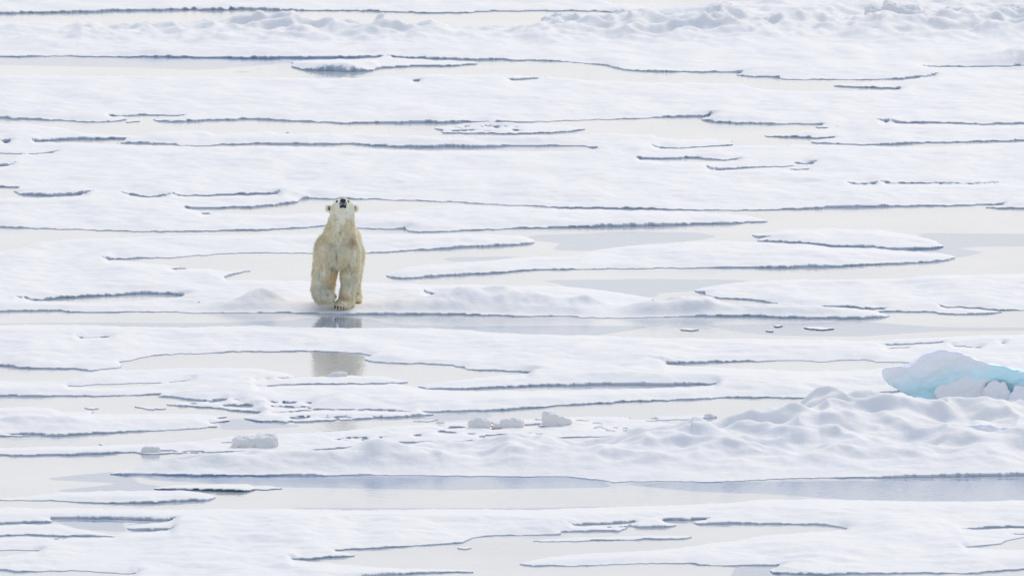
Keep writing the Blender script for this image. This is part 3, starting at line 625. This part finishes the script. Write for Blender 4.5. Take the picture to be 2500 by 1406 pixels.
# ---------------------------------------------------------------- loose chunks of ice
def chunk(px, row, wpx, hpx, seed, label, name='ice_chunk', boxy=.5, depth=None, z=None, mats=None, group='loose chunks of ice', shape=None):
    x0, y0 = (float(v) for v in ground(px, row, z or 0.0)); s_ = F / math.hypot(y0, CAM_H)
    W_, H_ = wpx / s_, hpx / s_; D_ = depth or W_ * .7
    if z is None: z = height_at(x0, y0)
    rnd = random.Random(seed); V, Fc = [], []
    n_ = max(3, int(W_ / max(H_, .01) * 2.2)) if shape is None else len(shape)
    for k in range(n_):
        if shape: u_, h_ = shape[k]
        else: u_, h_ = (k + .5) / n_ * 2 - 1, 1 - .35 * rnd.random() - .25 * abs((k + .5) / n_ * 2 - 1)
        c = Vector((u_ * W_ * .5 * .86, rnd.uniform(-.15, .15) * D_, H_ * h_ * .42)); hw = W_ / n_ * .95
        bm = bmesh.new(); bmesh.ops.create_icosphere(bm, subdivisions=3, radius=1)
        for v in bm.verts: v.co = Vector([math.copysign(abs(q_) ** .55, q_) for q_ in v.co])
        for v in bm.verts:
            v.co = Vector((v.co.x * hw, v.co.y * D_ * .45, v.co.z * H_ * h_ * .58))
        bm.transform(Matrix.Translation(c) @ Matrix.Rotation(rnd.uniform(-.3, .3), 4, 'Z') @ Matrix.Rotation(rnd.uniform(-.12, .12), 4, 'Y'))
        bmesh.ops.recalc_face_normals(bm, faces=bm.faces)
        o_ = len(V); V += [tuple(v.co) for v in bm.verts]; Fc += [tuple(o_ + v.index for v in f.verts) for f in bm.faces]; bm.free()
    vox = max(min(W_, H_) / 14, .006)
    sc = max(W_, .2)
    me = grow(name, V, Fc, vox, 14, mats or [M_SNOW], lambda co: .055 * sc * fbm(co[:, 0] + co[:, 1] * .7 + seed, co[:, 2] * 1.3 + co[:, 1], sc * .28, 3, seed))
    ob_ = bpy.data.objects.new(name, me); COL.objects.link(ob_); ob_.location = (x0, y0, z - .015)
    tag(ob_, label, 'ice chunk', group); return ob_
chunk(624, 1090, 96, 30, 3, 'largest loose chunk, squarish and flat-topped, on the slushy ice plate', depth=.45, shape=[(-.62, .86), (-.1, .9), (.55, 1.0)])
chunk(823, 920, 46, 14, 4, 'small rounded chunk sitting at the edge of the pond that mirrors the bear', shape=[(-.5, .5), (0, 1), (.5, .9)])
chunk(1170, 1048, 50, 26, 5, 'left of the three rounded chunks behind the near ridge', shape=[(-.5, .7), (.1, 1), (.6, .8)])
chunk(1243, 1046, 66, 28, 6, 'middle of the three chunks behind the near ridge, lumpy with a low left end', shape=[(-.8, .5), (-.2, .9), (.3, .8), (.7, .9)])
chunk(1357, 1041, 64, 36, 7, 'right and tallest of the three chunks behind the near ridge, peaked on its left', shape=[(-.65, 1), (-.2, .85), (.3, .6), (.8, .45)])
chunk(367, 1105, 36, 18, 8, 'tiny chunk at the front edge of the slushy ice, left of the squarish chunk', shape=[(-.3, .9), (.5, .8)])
chunk(1733, 1019, 24, 9, 9, 'tiny lump on the end of the small dark-edged plate', shape=[(-.3, 1), (.5, .6)])
chunk(1075, 1036, 12, 8, 10, 'tiny upright crumb on the slush left of the three rounded chunks', shape=[(0, 1)])

# rubble of the far ridge
for k, (px_, row_, w_, h_, lb) in enumerate([
    (2180, 66, 130, 34, 'broad bright-topped block standing highest at the right of the far ridge'),
    (2330, 74, 160, 26, 'long tilted slab lying right of the tallest far block'),
    (2486, 66, 60, 34, 'rounded block at the right edge on the far ridge'),
    (1765, 58, 60, 32, 'pointed heap of snow on the far ridge right of centre'),
    (1560, 62, 130, 20, 'flat leaning slab left of the pointed heap on the far ridge'),
    (1385, 68, 110, 22, 'domed slab at the middle of the far ridge')]):
    chunk(px_, row_, w_, h_, 40 + k, lb, 'ice_block', depth=1.0, group='blocks of the far ridge')

# ---------------------------------------------------------------- the blue ice block on the near ridge
def slab_from_outline(name, outline, row, z0, depth, mats, voxel, disp, seed, parent=None, lean=0.0, loc=None):
    """outline in photo px of the face; built at its real distance with real thickness"""
    y0 = None; pts = []
    x_, y_ = (float(v) for v in ground(1250, row)); D = y_
    for (a, b) in outline:
        u_ = (a - 1250) / F; v_ = (703 - b) / F
        dy = math.cos(PITCH) + v_ * math.sin(PITCH); dz = -math.sin(PITCH) + v_ * math.cos(PITCH); t_ = D / dy
        pts.append((u_ * t_, D, CAM_H + dz * t_))
    zm = min(p_[2] for p_ in pts)
    bm = bmesh.new()
    f_ = [bm.verts.new((p_[0], p_[1] + lean * (p_[2] - zm), p_[2])) for p_ in pts]; b_ = [bm.verts.new((p_[0] , p_[1] + depth, zm + (p_[2] - zm) * .72)) for p_ in pts]
    bm.faces.new(f_); bm.faces.new(b_[::-1])
    for i in range(len(f_)): bm.faces.new((f_[i], b_[i], b_[(i + 1) % len(f_)], f_[(i + 1) % len(f_)]))
    bmesh.ops.recalc_face_normals(bm, faces=bm.faces)
    V = [tuple(v.co) for v in bm.verts]; bm.verts.index_update(); Fc = [tuple(v.index for v in f.verts) for f in bm.faces]; bm.free()
    c = np.array(V).mean(0) if loc is None else np.array(loc); V = [tuple(np.array(v) - c) for v in V]
    me = grow(name, V, Fc, voxel, 5, mats, lambda co: disp * fbm(co[:, 0] + co[:, 1] * .6 + seed, co[:, 2] * 1.4 + co[:, 1] * .5, .45, 4, seed))
    ob_ = bpy.data.objects.new(name, me); COL.objects.link(ob_); ob_.location = tuple(c)
    if parent: ob_.parent = parent; ob_.location = tuple(c - np.array(parent.location))
    return ob_
bx0, by0 = (float(v) for v in ground(2400, 1010))
blk = bpy.data.objects.new('blue_ice_block', None); COL.objects.link(blk); blk.location = (bx0, by0, .1)
tag(blk, 'big tilted block of old ice with a turquoise hollow under its snowy top, right edge', 'ice block')
mcap = bpy.data.materials.new('snow_over_blue_ice'); mcap.use_nodes = True; tt = mcap.node_tree; pp = tt.nodes['Principled BSDF']
pp.inputs['Roughness'].default_value = .6
g_ = N(tt, 'ShaderNodeNewGeometry'); sp_ = N(tt, 'ShaderNodeSeparateXYZ'); tt.links.new(g_.outputs['Position'], sp_.inputs[0])
# old blue ice fills the lower, right-hand part of the face; crusted snow lies above it
ma = N(tt, 'ShaderNodeMath', operation='MULTIPLY_ADD'); ma.inputs[1].default_value = -.24; tt.links.new(sp_.outputs['X'], ma.inputs[0]); tt.links.new(sp_.outputs['Z'], ma.inputs[2])
nn = N(tt, 'ShaderNodeTexNoise'); nn.inputs['Scale'].default_value = 1.6; nn.inputs['Detail'].default_value = 5; tt.links.new(g_.outputs['Position'], nn.inputs['Vector'])
mb_ = N(tt, 'ShaderNodeMath', operation='MULTIPLY_ADD'); mb_.inputs[1].default_value = .35; tt.links.new(nn.outputs[0], mb_.inputs[0]); tt.links.new(ma.outputs[0], mb_.inputs[2])
rr = N(tt, 'ShaderNodeMapRange'); rr.inputs['From Min'].default_value = -.92; rr.inputs['From Max'].default_value = -.46; rr.interpolation_type = 'SMOOTHSTEP'; tt.links.new(mb_.outputs[0], rr.inputs[0])
qq = N(tt, 'ShaderNodeMix', data_type='RGBA'); qq.inputs['A'].default_value = (.62, .90, .96, 1); qq.inputs['B'].default_value = (.91, .92, .94, 1)
tt.links.new(rr.outputs[0], qq.inputs['Factor']); tt.links.new(qq.outputs['Result'], pp.inputs['Base Color'])
nb_ = N(tt, 'ShaderNodeTexNoise'); nb_.inputs['Scale'].default_value = 5; nb_.inputs['Detail'].default_value = 6; tt.links.new(g_.outputs['Position'], nb_.inputs['Vector'])
bb_ = N(tt, 'ShaderNodeBump'); bb_.inputs['Strength'].default_value = .6; bb_.inputs['Distance'].default_value = .04; tt.links.new(nb_.outputs[0], bb_.inputs['Height']); tt.links.new(bb_.outputs[0], pp.inputs['Normal'])
slab_from_outline('snow_cap', [(2163, 894), (2170, 918), (2180, 935), (2215, 965), (2260, 990), (2300, 1000), (2500, 1010), (2700, 1010), (2700, 948), (2580, 925), (2500, 903), (2430, 888), (2370, 870), (2335, 857), (2290, 855), (2262, 860), (2238, 875), (2222, 888), (2205, 893), (2190, 892)],
                  1010, .1, 1.3, [mcap], .02, .06, 5, parent=blk, lean=-.30)
for k, (ol, row_, dp, lb) in enumerate([
    ([(2290, 975), (2283, 955), (2296, 938), (2330, 928), (2378, 920), (2404, 924), (2406, 935), (2398, 950), (2412, 978), (2420, 1030), (2290, 1030)], 1016, .5, 'broad rubble block leaning against the front of the blue ice block'),
    ([(2405, 985), (2402, 960), (2412, 935), (2425, 930), (2445, 938), (2455, 936), (2466, 952), (2470, 975), (2470, 1035), (2405, 1035)], 1018, .45, 'upright knobbly rubble block between two others in front of the blue hollow'),
    ([(2468, 970), (2474, 944), (2490, 940), (2540, 950), (2600, 975), (2600, 1035), (2465, 1035)], 1020, .5, 'rubble block cut by the right edge beneath the blue hollow'),
    ([(2400, 1010), (2408, 990), (2430, 978), (2455, 985), (2475, 975), (2484, 990), (2490, 1015), (2500, 1050), (2385, 1050)], 1028, .4, 'low rounded rubble block below the upright knobbly one')]):
    o = slab_from_outline('ice_block', ol, row_, .1, dp, [M_PACK], .015, .075, 20 + k, lean=.35)
    tag(o, lb, 'ice block', 'rubble blocks on the near ridge')
for k, (ol, row_, dp, mt, lb) in enumerate([
    ([(2340, 1072), (2345, 1048), (2365, 1036), (2400, 1034), (2450, 1042), (2540, 1045), (2560, 1070), (2500, 1078), (2400, 1080)], 1103, .6, M_PACK, 'low smooth block near the right edge on the slope of the near ridge'),
    ([(2335, 1075), (2345, 1068), (2368, 1066), (2372, 1074), (2366, 1080), (2342, 1080)], 1108, .2, M_PACK, 'small cube-like lump at the foot of the low smooth block')]):
    o = slab_from_outline('ice_block', ol, row_, .1, dp, [mt], .018, .07, 60 + k, lean=.6)
    tag(o, lb, 'ice block', 'rubble blocks on the near ridge')

# ---------------------------------------------------------------- the polar bear
bx, by = (float(v) for v in ground(820, 762.0)); bz = height_at(bx, by)
_, q_ = ground(820, 763); 
print('bear ground height', bz, 'depth', by)
bz = min(bz, .055)
bear = bpy.data.objects.new('polar_bear', None); COL.objects.link(bear); bear.location = (bx, by, bz)
tag(bear, 'cream-coloured polar bear walking towards us with its nose lifted and one forepaw raised', 'polar bear')
def slim(x, z):
    return .035 + (x - .035) * (1 - .085 * min(1, max(0, (1.35 - z) / .2)))
V, Fc = [], []
E = lambda c, r, rot=None: ell(V, Fc, c, r, rot)
K = lambda a, ra, b, rb, k=9: cap(V, Fc, a, ra, b, rb, k)
# trunk
E((.02, .22, .925), (.335, .36, .285)); E((.06, .62, .92), (.33, .50, .34)); E((.09, 1.05, .90), (.31, .40, .36)); E((.09, 1.28, .84), (.25, .24, .28))
E((.03, .02, .86), (.26, .22, .26))                                      # chest
E((-.19, .12, .80), (.18, .24, .33)); E((.235, .12, .80), (.165, .24, .33))   # shoulders
E((.05, .30, 1.06), (.24, .32, .16))
# neck and head
K((.055, .10, 1.02), .285, (.075, .02, 1.22), .215); K((.075, .02, 1.22), .215, (.095, .0, 1.38), .185)
K((.095, .0, 1.38), .185, (.105, .02, 1.50), .175)
E((.107, .03, 1.495), (.172, .18, .145)); E((.107, -.04, 1.555), (.118, .13, .10))
K((.107, -.09, 1.562), .108, (.114, -.26, 1.636), .066); K((.114, -.26, 1.636), .066, (.116, -.345, 1.662), .050)
K((.105, -.02, 1.46), .13, (.112, -.22, 1.570), .064); K((.112, -.22, 1.570), .064, (.115, -.305, 1.600), .046)
E((.05, -.02, 1.46), (.11, .12, .11)); E((.165, -.02, 1.46), (.11, .12, .11))
# right-hand foreleg in the picture: straight, bearing weight
K((.235, .12, .70), .165, (.225, .06, .46), .142); K((.225, .06, .46), .142, (.185, .02, .20), .118); K((.185, .02, .20), .118, (.155, .0, .10), .118, 5)
E((.125, -.06, .07), (.155, .17, .075)); E((.20, .0, .08), (.10, .14, .09))
for k in range(5): E((.00 + .052 * k, -.185 + .02 * abs(k - 2), .045), (.032, .055, .042))
# left-hand foreleg in the picture: lifted, paw folded inward
K((-.20, .10, .72), .175, (-.255, .04, .48), .145); K((-.255, .04, .48), .145, (-.262, -.03, .30), .130)
K((-.285, -.05, .32), .130, (-.245, -.12, .215), .130); K((-.245, -.12, .215), .130, (-.14, -.16, .195), .100)
for k in range(5): E((-.095 + .008 * k, -.21 + .03 * k, .175 + .012 * k - .02 * (k == 0)), (.045, .03, .035))
# hind legs
K((.24, 1.10, .74), .22, (.26, .85, .48), .155); K((.26, .85, .48), .155, (.29, .98, .22), .10); K((.29, .98, .22), .10, (.31, .86, .09), .085)
E((.315, .80, .065), (.10, .17, .065))
K((-.08, 1.10, .76), .20, (-.10, .88, .52), .11); K((-.10, .88, .52), .11, (-.12, .98, .24), .078); K((-.12, .98, .24), .078, (-.19, .82, .09), .075)
E((-.19, .76, .06), (.11, .16, .062))
# tail
K((.09, 1.48, .92), .06, (.09, 1.56, .86), .035, 4)
# ears
for s_ in (-1, 1):
    E((.094 + s_ * .205, .06, 1.528), (.052, .035, .056)); E((.094 + s_ * .165, .06, 1.50), (.04, .035, .05))
mb = bpy.data.materials.new('bear_fur'); mb.use_nodes = True; t = mb.node_tree; p = t.nodes['Principled BSDF']
p.inputs['Roughness'].default_value = .75; p.inputs['Specular IOR Level'].default_value = .2
tcb = N(t, 'ShaderNodeTexCoord')
n_a = N(t, 'ShaderNodeTexNoise'); n_a.inputs['Scale'].default_value = 4.5; n_a.inputs['Detail'].default_value = 5; t.links.new(tcb.outputs['Object'], n_a.inputs['Vector'])
mpb = N(t, 'ShaderNodeMapping'); mpb.inputs['Scale'].default_value = (26, 26, 6); t.links.new(tcb.outputs['Object'], mpb.inputs[0])
n_b = N(t, 'ShaderNodeTexNoise'); n_b.inputs['Scale'].default_value = 1; n_b.inputs['Detail'].default_value = 4; t.links.new(mpb.outputs[0], n_b.inputs['Vector'])
def mixc(fac, a, b, lo, hi):
    r_ = N(t, 'ShaderNodeMapRange'); r_.inputs['From Min'].default_value = lo; r_.inputs['From Max'].default_value = hi; t.links.new(fac, r_.inputs[0])
    q = N(t, 'ShaderNodeMix', data_type='RGBA'); t.links.new(r_.outputs[0], q.inputs['Factor'])
    for sck, val in (('A', a), ('B', b)):
        if isinstance(val, tuple): q.inputs[sck].default_value = (*val, 1)
        else: t.links.new(val, q.inputs[sck])
    return q.outputs['Result']
c1 = mixc(n_a.outputs[0], (.96, .94, .84), (.96, .90, .73), .38, .68)
def spot(cur, c, r, colr, amt):
    vm = N(t, 'ShaderNodeVectorMath', operation='DISTANCE'); vm.inputs[1].default_value = c; t.links.new(tcb.outputs['Object'], vm.inputs[0])
    q = N(t, 'ShaderNodeMapRange'); q.inputs['From Min'].default_value = 0; q.inputs['From Max'].default_value = r; q.inputs['To Min'].default_value = amt; q.inputs['To Max'].default_value = 0; q.interpolation_type = 'SMOOTHSTEP'
    t.links.new(vm.outputs['Value'], q.inputs[0]); x_ = N(t, 'ShaderNodeMix', data_type='RGBA'); t.links.new(q.outputs[0], x_.inputs['Factor'])
    t.links.new(cur, x_.inputs['A']); x_.inputs['B'].default_value = (*colr, 1); return x_.outputs['Result']
c2 = spot(c1, (.26, -.08, 1.02), .17, (.76, .60, .40), .65)       # brown stain on the shoulder
c2 = spot(c2, (-.27, -.02, 1.0), .16, (.86, .76, .60), .5)
c2 = spot(c2, (-.20, -.12, .22), .24, (.68, .69, .60), .7)       # grey paw, its shade and damp put into the colour
c2 = spot(c2, (.22, .0, .42), .22, (.78, .78, .68), .5)  # greyer foreleg, shade and damp again put into the colour
c2 = spot(c2, (.03, -.1, .72), .10, (.88, .76, .52), .6)
c2 = spot(c2, (.13, -.1, .14), .12, (.80, .66, .42), .6)
c2 = spot(c2, (.0, -.2, .90), .20, (.80, .79, .68), .5)
c2 = spot(c2, (-.06, .86, .45), .35, (.94, .82, .58), .6)  # orange light on the inner hind leg, put into the fur colour
def streak(cur, c, sx, sz, colr, amt, tilt=0):
    a_ = N(t, 'ShaderNodeVectorMath', operation='SUBTRACT'); a_.inputs[1].default_value = c; t.links.new(tcb.outputs['Object'], a_.inputs[0])
    sx *= 1.5; amt *= .48
    m_ = N(t, 'ShaderNodeMapping'); m_.inputs['Rotation'].default_value = (0, tilt, 0); t.links.new(a_.outputs[0], m_.inputs[0])
    b_ = N(t, 'ShaderNodeVectorMath', operation='MULTIPLY'); b_.inputs[1].default_value = (1 / sx, .5, 1 / sz); t.links.new(m_.outputs[0], b_.inputs[0])
    l_ = N(t, 'ShaderNodeVectorMath', operation='LENGTH'); t.links.new(b_.outputs[0], l_.inputs[0])
    q = N(t, 'ShaderNodeMapRange'); q.inputs['From Min'].default_value = .1; q.inputs['From Max'].default_value = 1; q.inputs['To Min'].default_value = amt; q.inputs['To Max'].default_value = 0; q.interpolation_type = 'SMOOTHSTEP'
    t.links.new(l_.outputs['Value'], q.inputs[0]); x_ = N(t, 'ShaderNodeMix', data_type='RGBA'); t.links.new(q.outputs[0], x_.inputs['Factor'])
    t.links.new(cur, x_.inputs['A']); x_.inputs['B'].default_value = (*colr, 1); return x_.outputs['Result']
GR = (.46, .45, .38)  # grey for thin streaks that put crease shade into the coat colour
for c_s, sx_, sz_, am, ti in (((.015, -.2, .80), .018, .15, .9, 0), ((.07, -.25, 1.16), .022, .07, .9, 0), ((.045, -.25, 1.06), .012, .08, .7, .3), ((.105, -.25, 1.05), .012, .07, .7, -.3),
                              ((.215, -.1, .62), .018, .13, .85, .12), ((.25, -.1, .54), .012, .08, .7, -.5), ((.18, -.1, .55), .012, .08, .7, .5), ((.20, -.1, .36), .012, .07, .6, .4),
                              ((-.25, -.1, .52), .016, .12, .8, -.1), ((-.21, -.1, .62), .014, .09, .6, .3), ((-.05, -.2, .98), .05, .05, .45, .4), ((.16, -.2, .98), .05, .05, .4, -.4),
                              ((-.11, -.2, .24), .012, .06, .7, -.9), ((-.2, -.2, .13), .05, .015, .6, .2), ((.14, -.25, 1.28), .014, .03, .7, 0), ((.0, -.2, 1.36), .03, .05, .4, .2), ((-.04, -.2, .62), .05, .10, .35, .2)):
    c2 = streak(c2, c_s, sx_, sz_, GR, am, ti)
c3 = mixc(n_b.outputs[0], c2, (.70, .68, .57), .60, .9)
atf = N(t, 'ShaderNodeAttribute', attribute_name='shade'); mf = N(t, 'ShaderNodeMix', data_type='RGBA', blend_type='MULTIPLY'); mf.inputs['Factor'].default_value = 1
t.links.new(c3, mf.inputs['A']); t.links.new(atf.outputs['Color'], mf.inputs['B']); t.links.new(mf.outputs['Result'], p.inputs['Base Color'])
# the coat lets low light through, the hide below it does not
mfur = mb.copy(); mfur.name = 'bear_guard_hair'; tf = mfur.node_tree; pf_ = tf.nodes['Principled BSDF']; of_ = [n_ for n_ in tf.nodes if n_.type == 'OUTPUT_MATERIAL'][0]
trn = N(tf, 'ShaderNodeBsdfTranslucent'); tf.links.new(pf_.inputs['Base Color'].links[0].from_socket, trn.inputs['Color'])
ms_ = N(tf, 'ShaderNodeMixShader'); ms_.inputs[0].default_value = .65; tf.links.new(pf_.outputs[0], ms_.inputs[1]); tf.links.new(trn.outputs[0], ms_.inputs[2]); tf.links.new(ms_.outputs[0], of_.inputs['Surface'])
V = [(slim(v[0], v[2]), v[1], v[2]) for v in V]
body_me = grow('body', V, Fc, .016, 6, [mb], lambda co: .015 * fbm(co[:, 0] * 1.0 + co[:, 1] * .7, co[:, 2] * .5, .07, 3, 9) * (co[:, 2] < 1.42))
ca = body_me.attributes.new('shade', 'FLOAT_COLOR', 'POINT'); ca.data.foreach_set('color', np.ones(len(body_me.vertices) * 4, np.float32))
body = bpy.data.objects.new('body', body_me); COL.objects.link(body); body.parent = bear
# fur: tapered tufts rooted in the hide
rng = np.random.default_rng(7)
nv = len(body_me.vertices); co = np.empty(nv * 3, np.float32); body_me.vertices.foreach_get('co', co); co = co.reshape(-1, 3)
no = np.empty(nv * 3, np.float32); body_me.vertices.foreach_get('normal', no); no = no.reshape(-1, 3)
print('bear verts', nv)
NT = 90000; pick = rng.integers(0, nv, NT); P_ = co[pick] + rng.normal(0, .006, (NT, 3)); Nn = no[pick]
head = (P_[:, 2] > 1.40); muz = head & (P_[:, 1] < -.14); paw = P_[:, 2] < .10
keepf = ~(muz & (np.hypot(P_[:, 0] - .116, P_[:, 2] - 1.62) < .075) & (P_[:, 1] < -.30))
hw_ = np.clip((P_[:, 2] - 1.24) / .26, 0, 1)[:, None]; grav = np.array([0, 0, -1.0]) * (1 - hw_) + np.array([0, .75, -.55]) * hw_
flow = grav + np.stack([.45 * perlin(P_[:, 0] * 7, P_[:, 2] * 5, 3), .3 * perlin(P_[:, 1] * 6, P_[:, 2] * 6, 4), np.zeros(NT)], 1) + rng.normal(0, .22, (NT, 3))
tan = flow - Nn * (flow * Nn).sum(1, keepdims=True); tan /= np.linalg.norm(tan, axis=1, keepdims=True) + 1e-6
Lf = rng.uniform(.022, .060, NT) * (1 + .35 * np.clip(perlin(P_[:, 0] * 9, P_[:, 2] * 9, 12), -.5, 1)); Lf = Lf * (1 - .55 * hw_[:, 0]); Lf = np.where(muz, Lf * .45, Lf); Lf = np.where(paw, Lf * .6, Lf)
lift = (.46 - .20 * hw_[:, 0]) * rng.uniform(.5, 1.3, NT)
dirv = tan + Nn * lift[:, None]; dirv /= np.linalg.norm(dirv, axis=1, keepdims=True)
side = np.cross(dirv, Nn); side /= np.linalg.norm(side, axis=1, keepdims=True) + 1e-6
wd = (rng.uniform(.0026, .0055, NT) * np.where(muz, .7, 1))[:, None]
A_ = P_ - side * wd; B_ = P_ + side * wd; mid = P_ + dirv * (Lf * .6)[:, None] + Nn * .001; C_ = mid + side * wd * .8; D_ = mid - side * wd * .8
T_ = P_ + dirv * Lf[:, None] + grav * (Lf * .12)[:, None]
s = keepf; n_ = s.sum(); VV = np.stack([A_[s], B_[s], C_[s], D_[s], T_[s], T_[s] + side[s] * .0004], 1).reshape(-1, 3)
b_ = np.arange(n_)[:, None] * 6; FF = np.concatenate([b_ + np.array([[0, 1, 2, 3]]), b_ + np.array([[3, 2, 5, 4]])])
fur = mesh_obj('fur', VV, FF, [mfur], parent=bear)
sh = (rng.uniform(.88, 1.12, n_))[:, None] * np.ones((1, 3)); sh = np.concatenate([sh, np.ones((n_, 1))], 1)
ca = fur.data.attributes.new('shade', 'FLOAT_COLOR', 'POINT'); ca.data.foreach_set('color', np.repeat(sh, 6, 0).astype(np.float32).ravel())

M_NOSE = material('nose_skin', (.012, .011, .012), .38, .5); M_EYE = material('eye', (.008, .007, .006), .1, .6)
M_MOUTH = material('lip_skin', (.03, .032, .04), .5, .4); M_CLAW = material('claw', (.035, .03, .028), .4, .4); M_EARIN = material('inner_ear', (.10, .09, .075), .8, .2); M_MUZ = material('muzzle_hair', (.26, .27, .29), .8, .2)
def part(name, shapes, vox, sm, mt):
    V_, F_ = [], []
    for c, r in shapes: ell(V_, F_, c, r)
    me = grow(name, V_, F_, vox, sm, [mt]); o_ = bpy.data.objects.new(name, me); COL.objects.link(o_); o_.parent = bear; return o_
part('nose', [((.116, -.375, 1.680), (.048, .032, .032)), ((.098, -.385, 1.667), (.022, .025, .020)), ((.134, -.385, 1.667), (.022, .025, .020)), ((.116, -.385, 1.654), (.014, .02, .02))], .004, 2, M_NOSE)
part('muzzle', [((.116, -.345, 1.636), (.060, .042, .038)), ((.116, -.33, 1.61), (.056, .04, .035))], .005, 2, M_MUZ)
part('mouth', [((.116, -.354, 1.588), (.050, .028, .020)), ((.088, -.340, 1.577), (.026, .028, .018)), ((.144, -.340, 1.577), (.026, .028, .018)), ((.116, -.372, 1.612), (.013, .02, .024))], .004, 2, M_MOUTH)
for s_ in (-1, 1):
    part('eye', [((.108 + s_ * .084, -.155, 1.645), (.020, .020, .021))], .003, 1, M_EYE)
    part('inner_ear', [((.094 + s_ * .195, .030, 1.526), (.026, .014, .032))], .004, 1, M_EARIN)
def claw(c, d, r0=.013):
    c = (slim(c[0], c[2]), c[1], c[2])
    V_, F_ = [], []; cap(V_, F_, c, r0, tuple(np.array(c) + np.array(d)), .004, 6)
    me = grow('claw', V_, F_, .003, 1, [M_CLAW]); o_ = bpy.data.objects.new('claw', me); COL.objects.link(o_); o_.parent = bear
for k in range(5): claw((-.012 + .048 * k, -.222 + .02 * abs(k - 2), .045), (-.008, -.04, -.03), (.016, .016, .012, .011, .008)[k])
for k in range(5): claw((-.052 + .008 * k, -.215 + .03 * k, .165 + .012 * k - .02 * (k == 0)), (.035, -.012, -.03))
for k in range(5): claw((-.27 + .04 * k, .60, .03), (0, -.04, -.015), .007)
for k in range(5): claw((.245 + .036 * k, .64, .03), (0, -.04, -.015), .007)
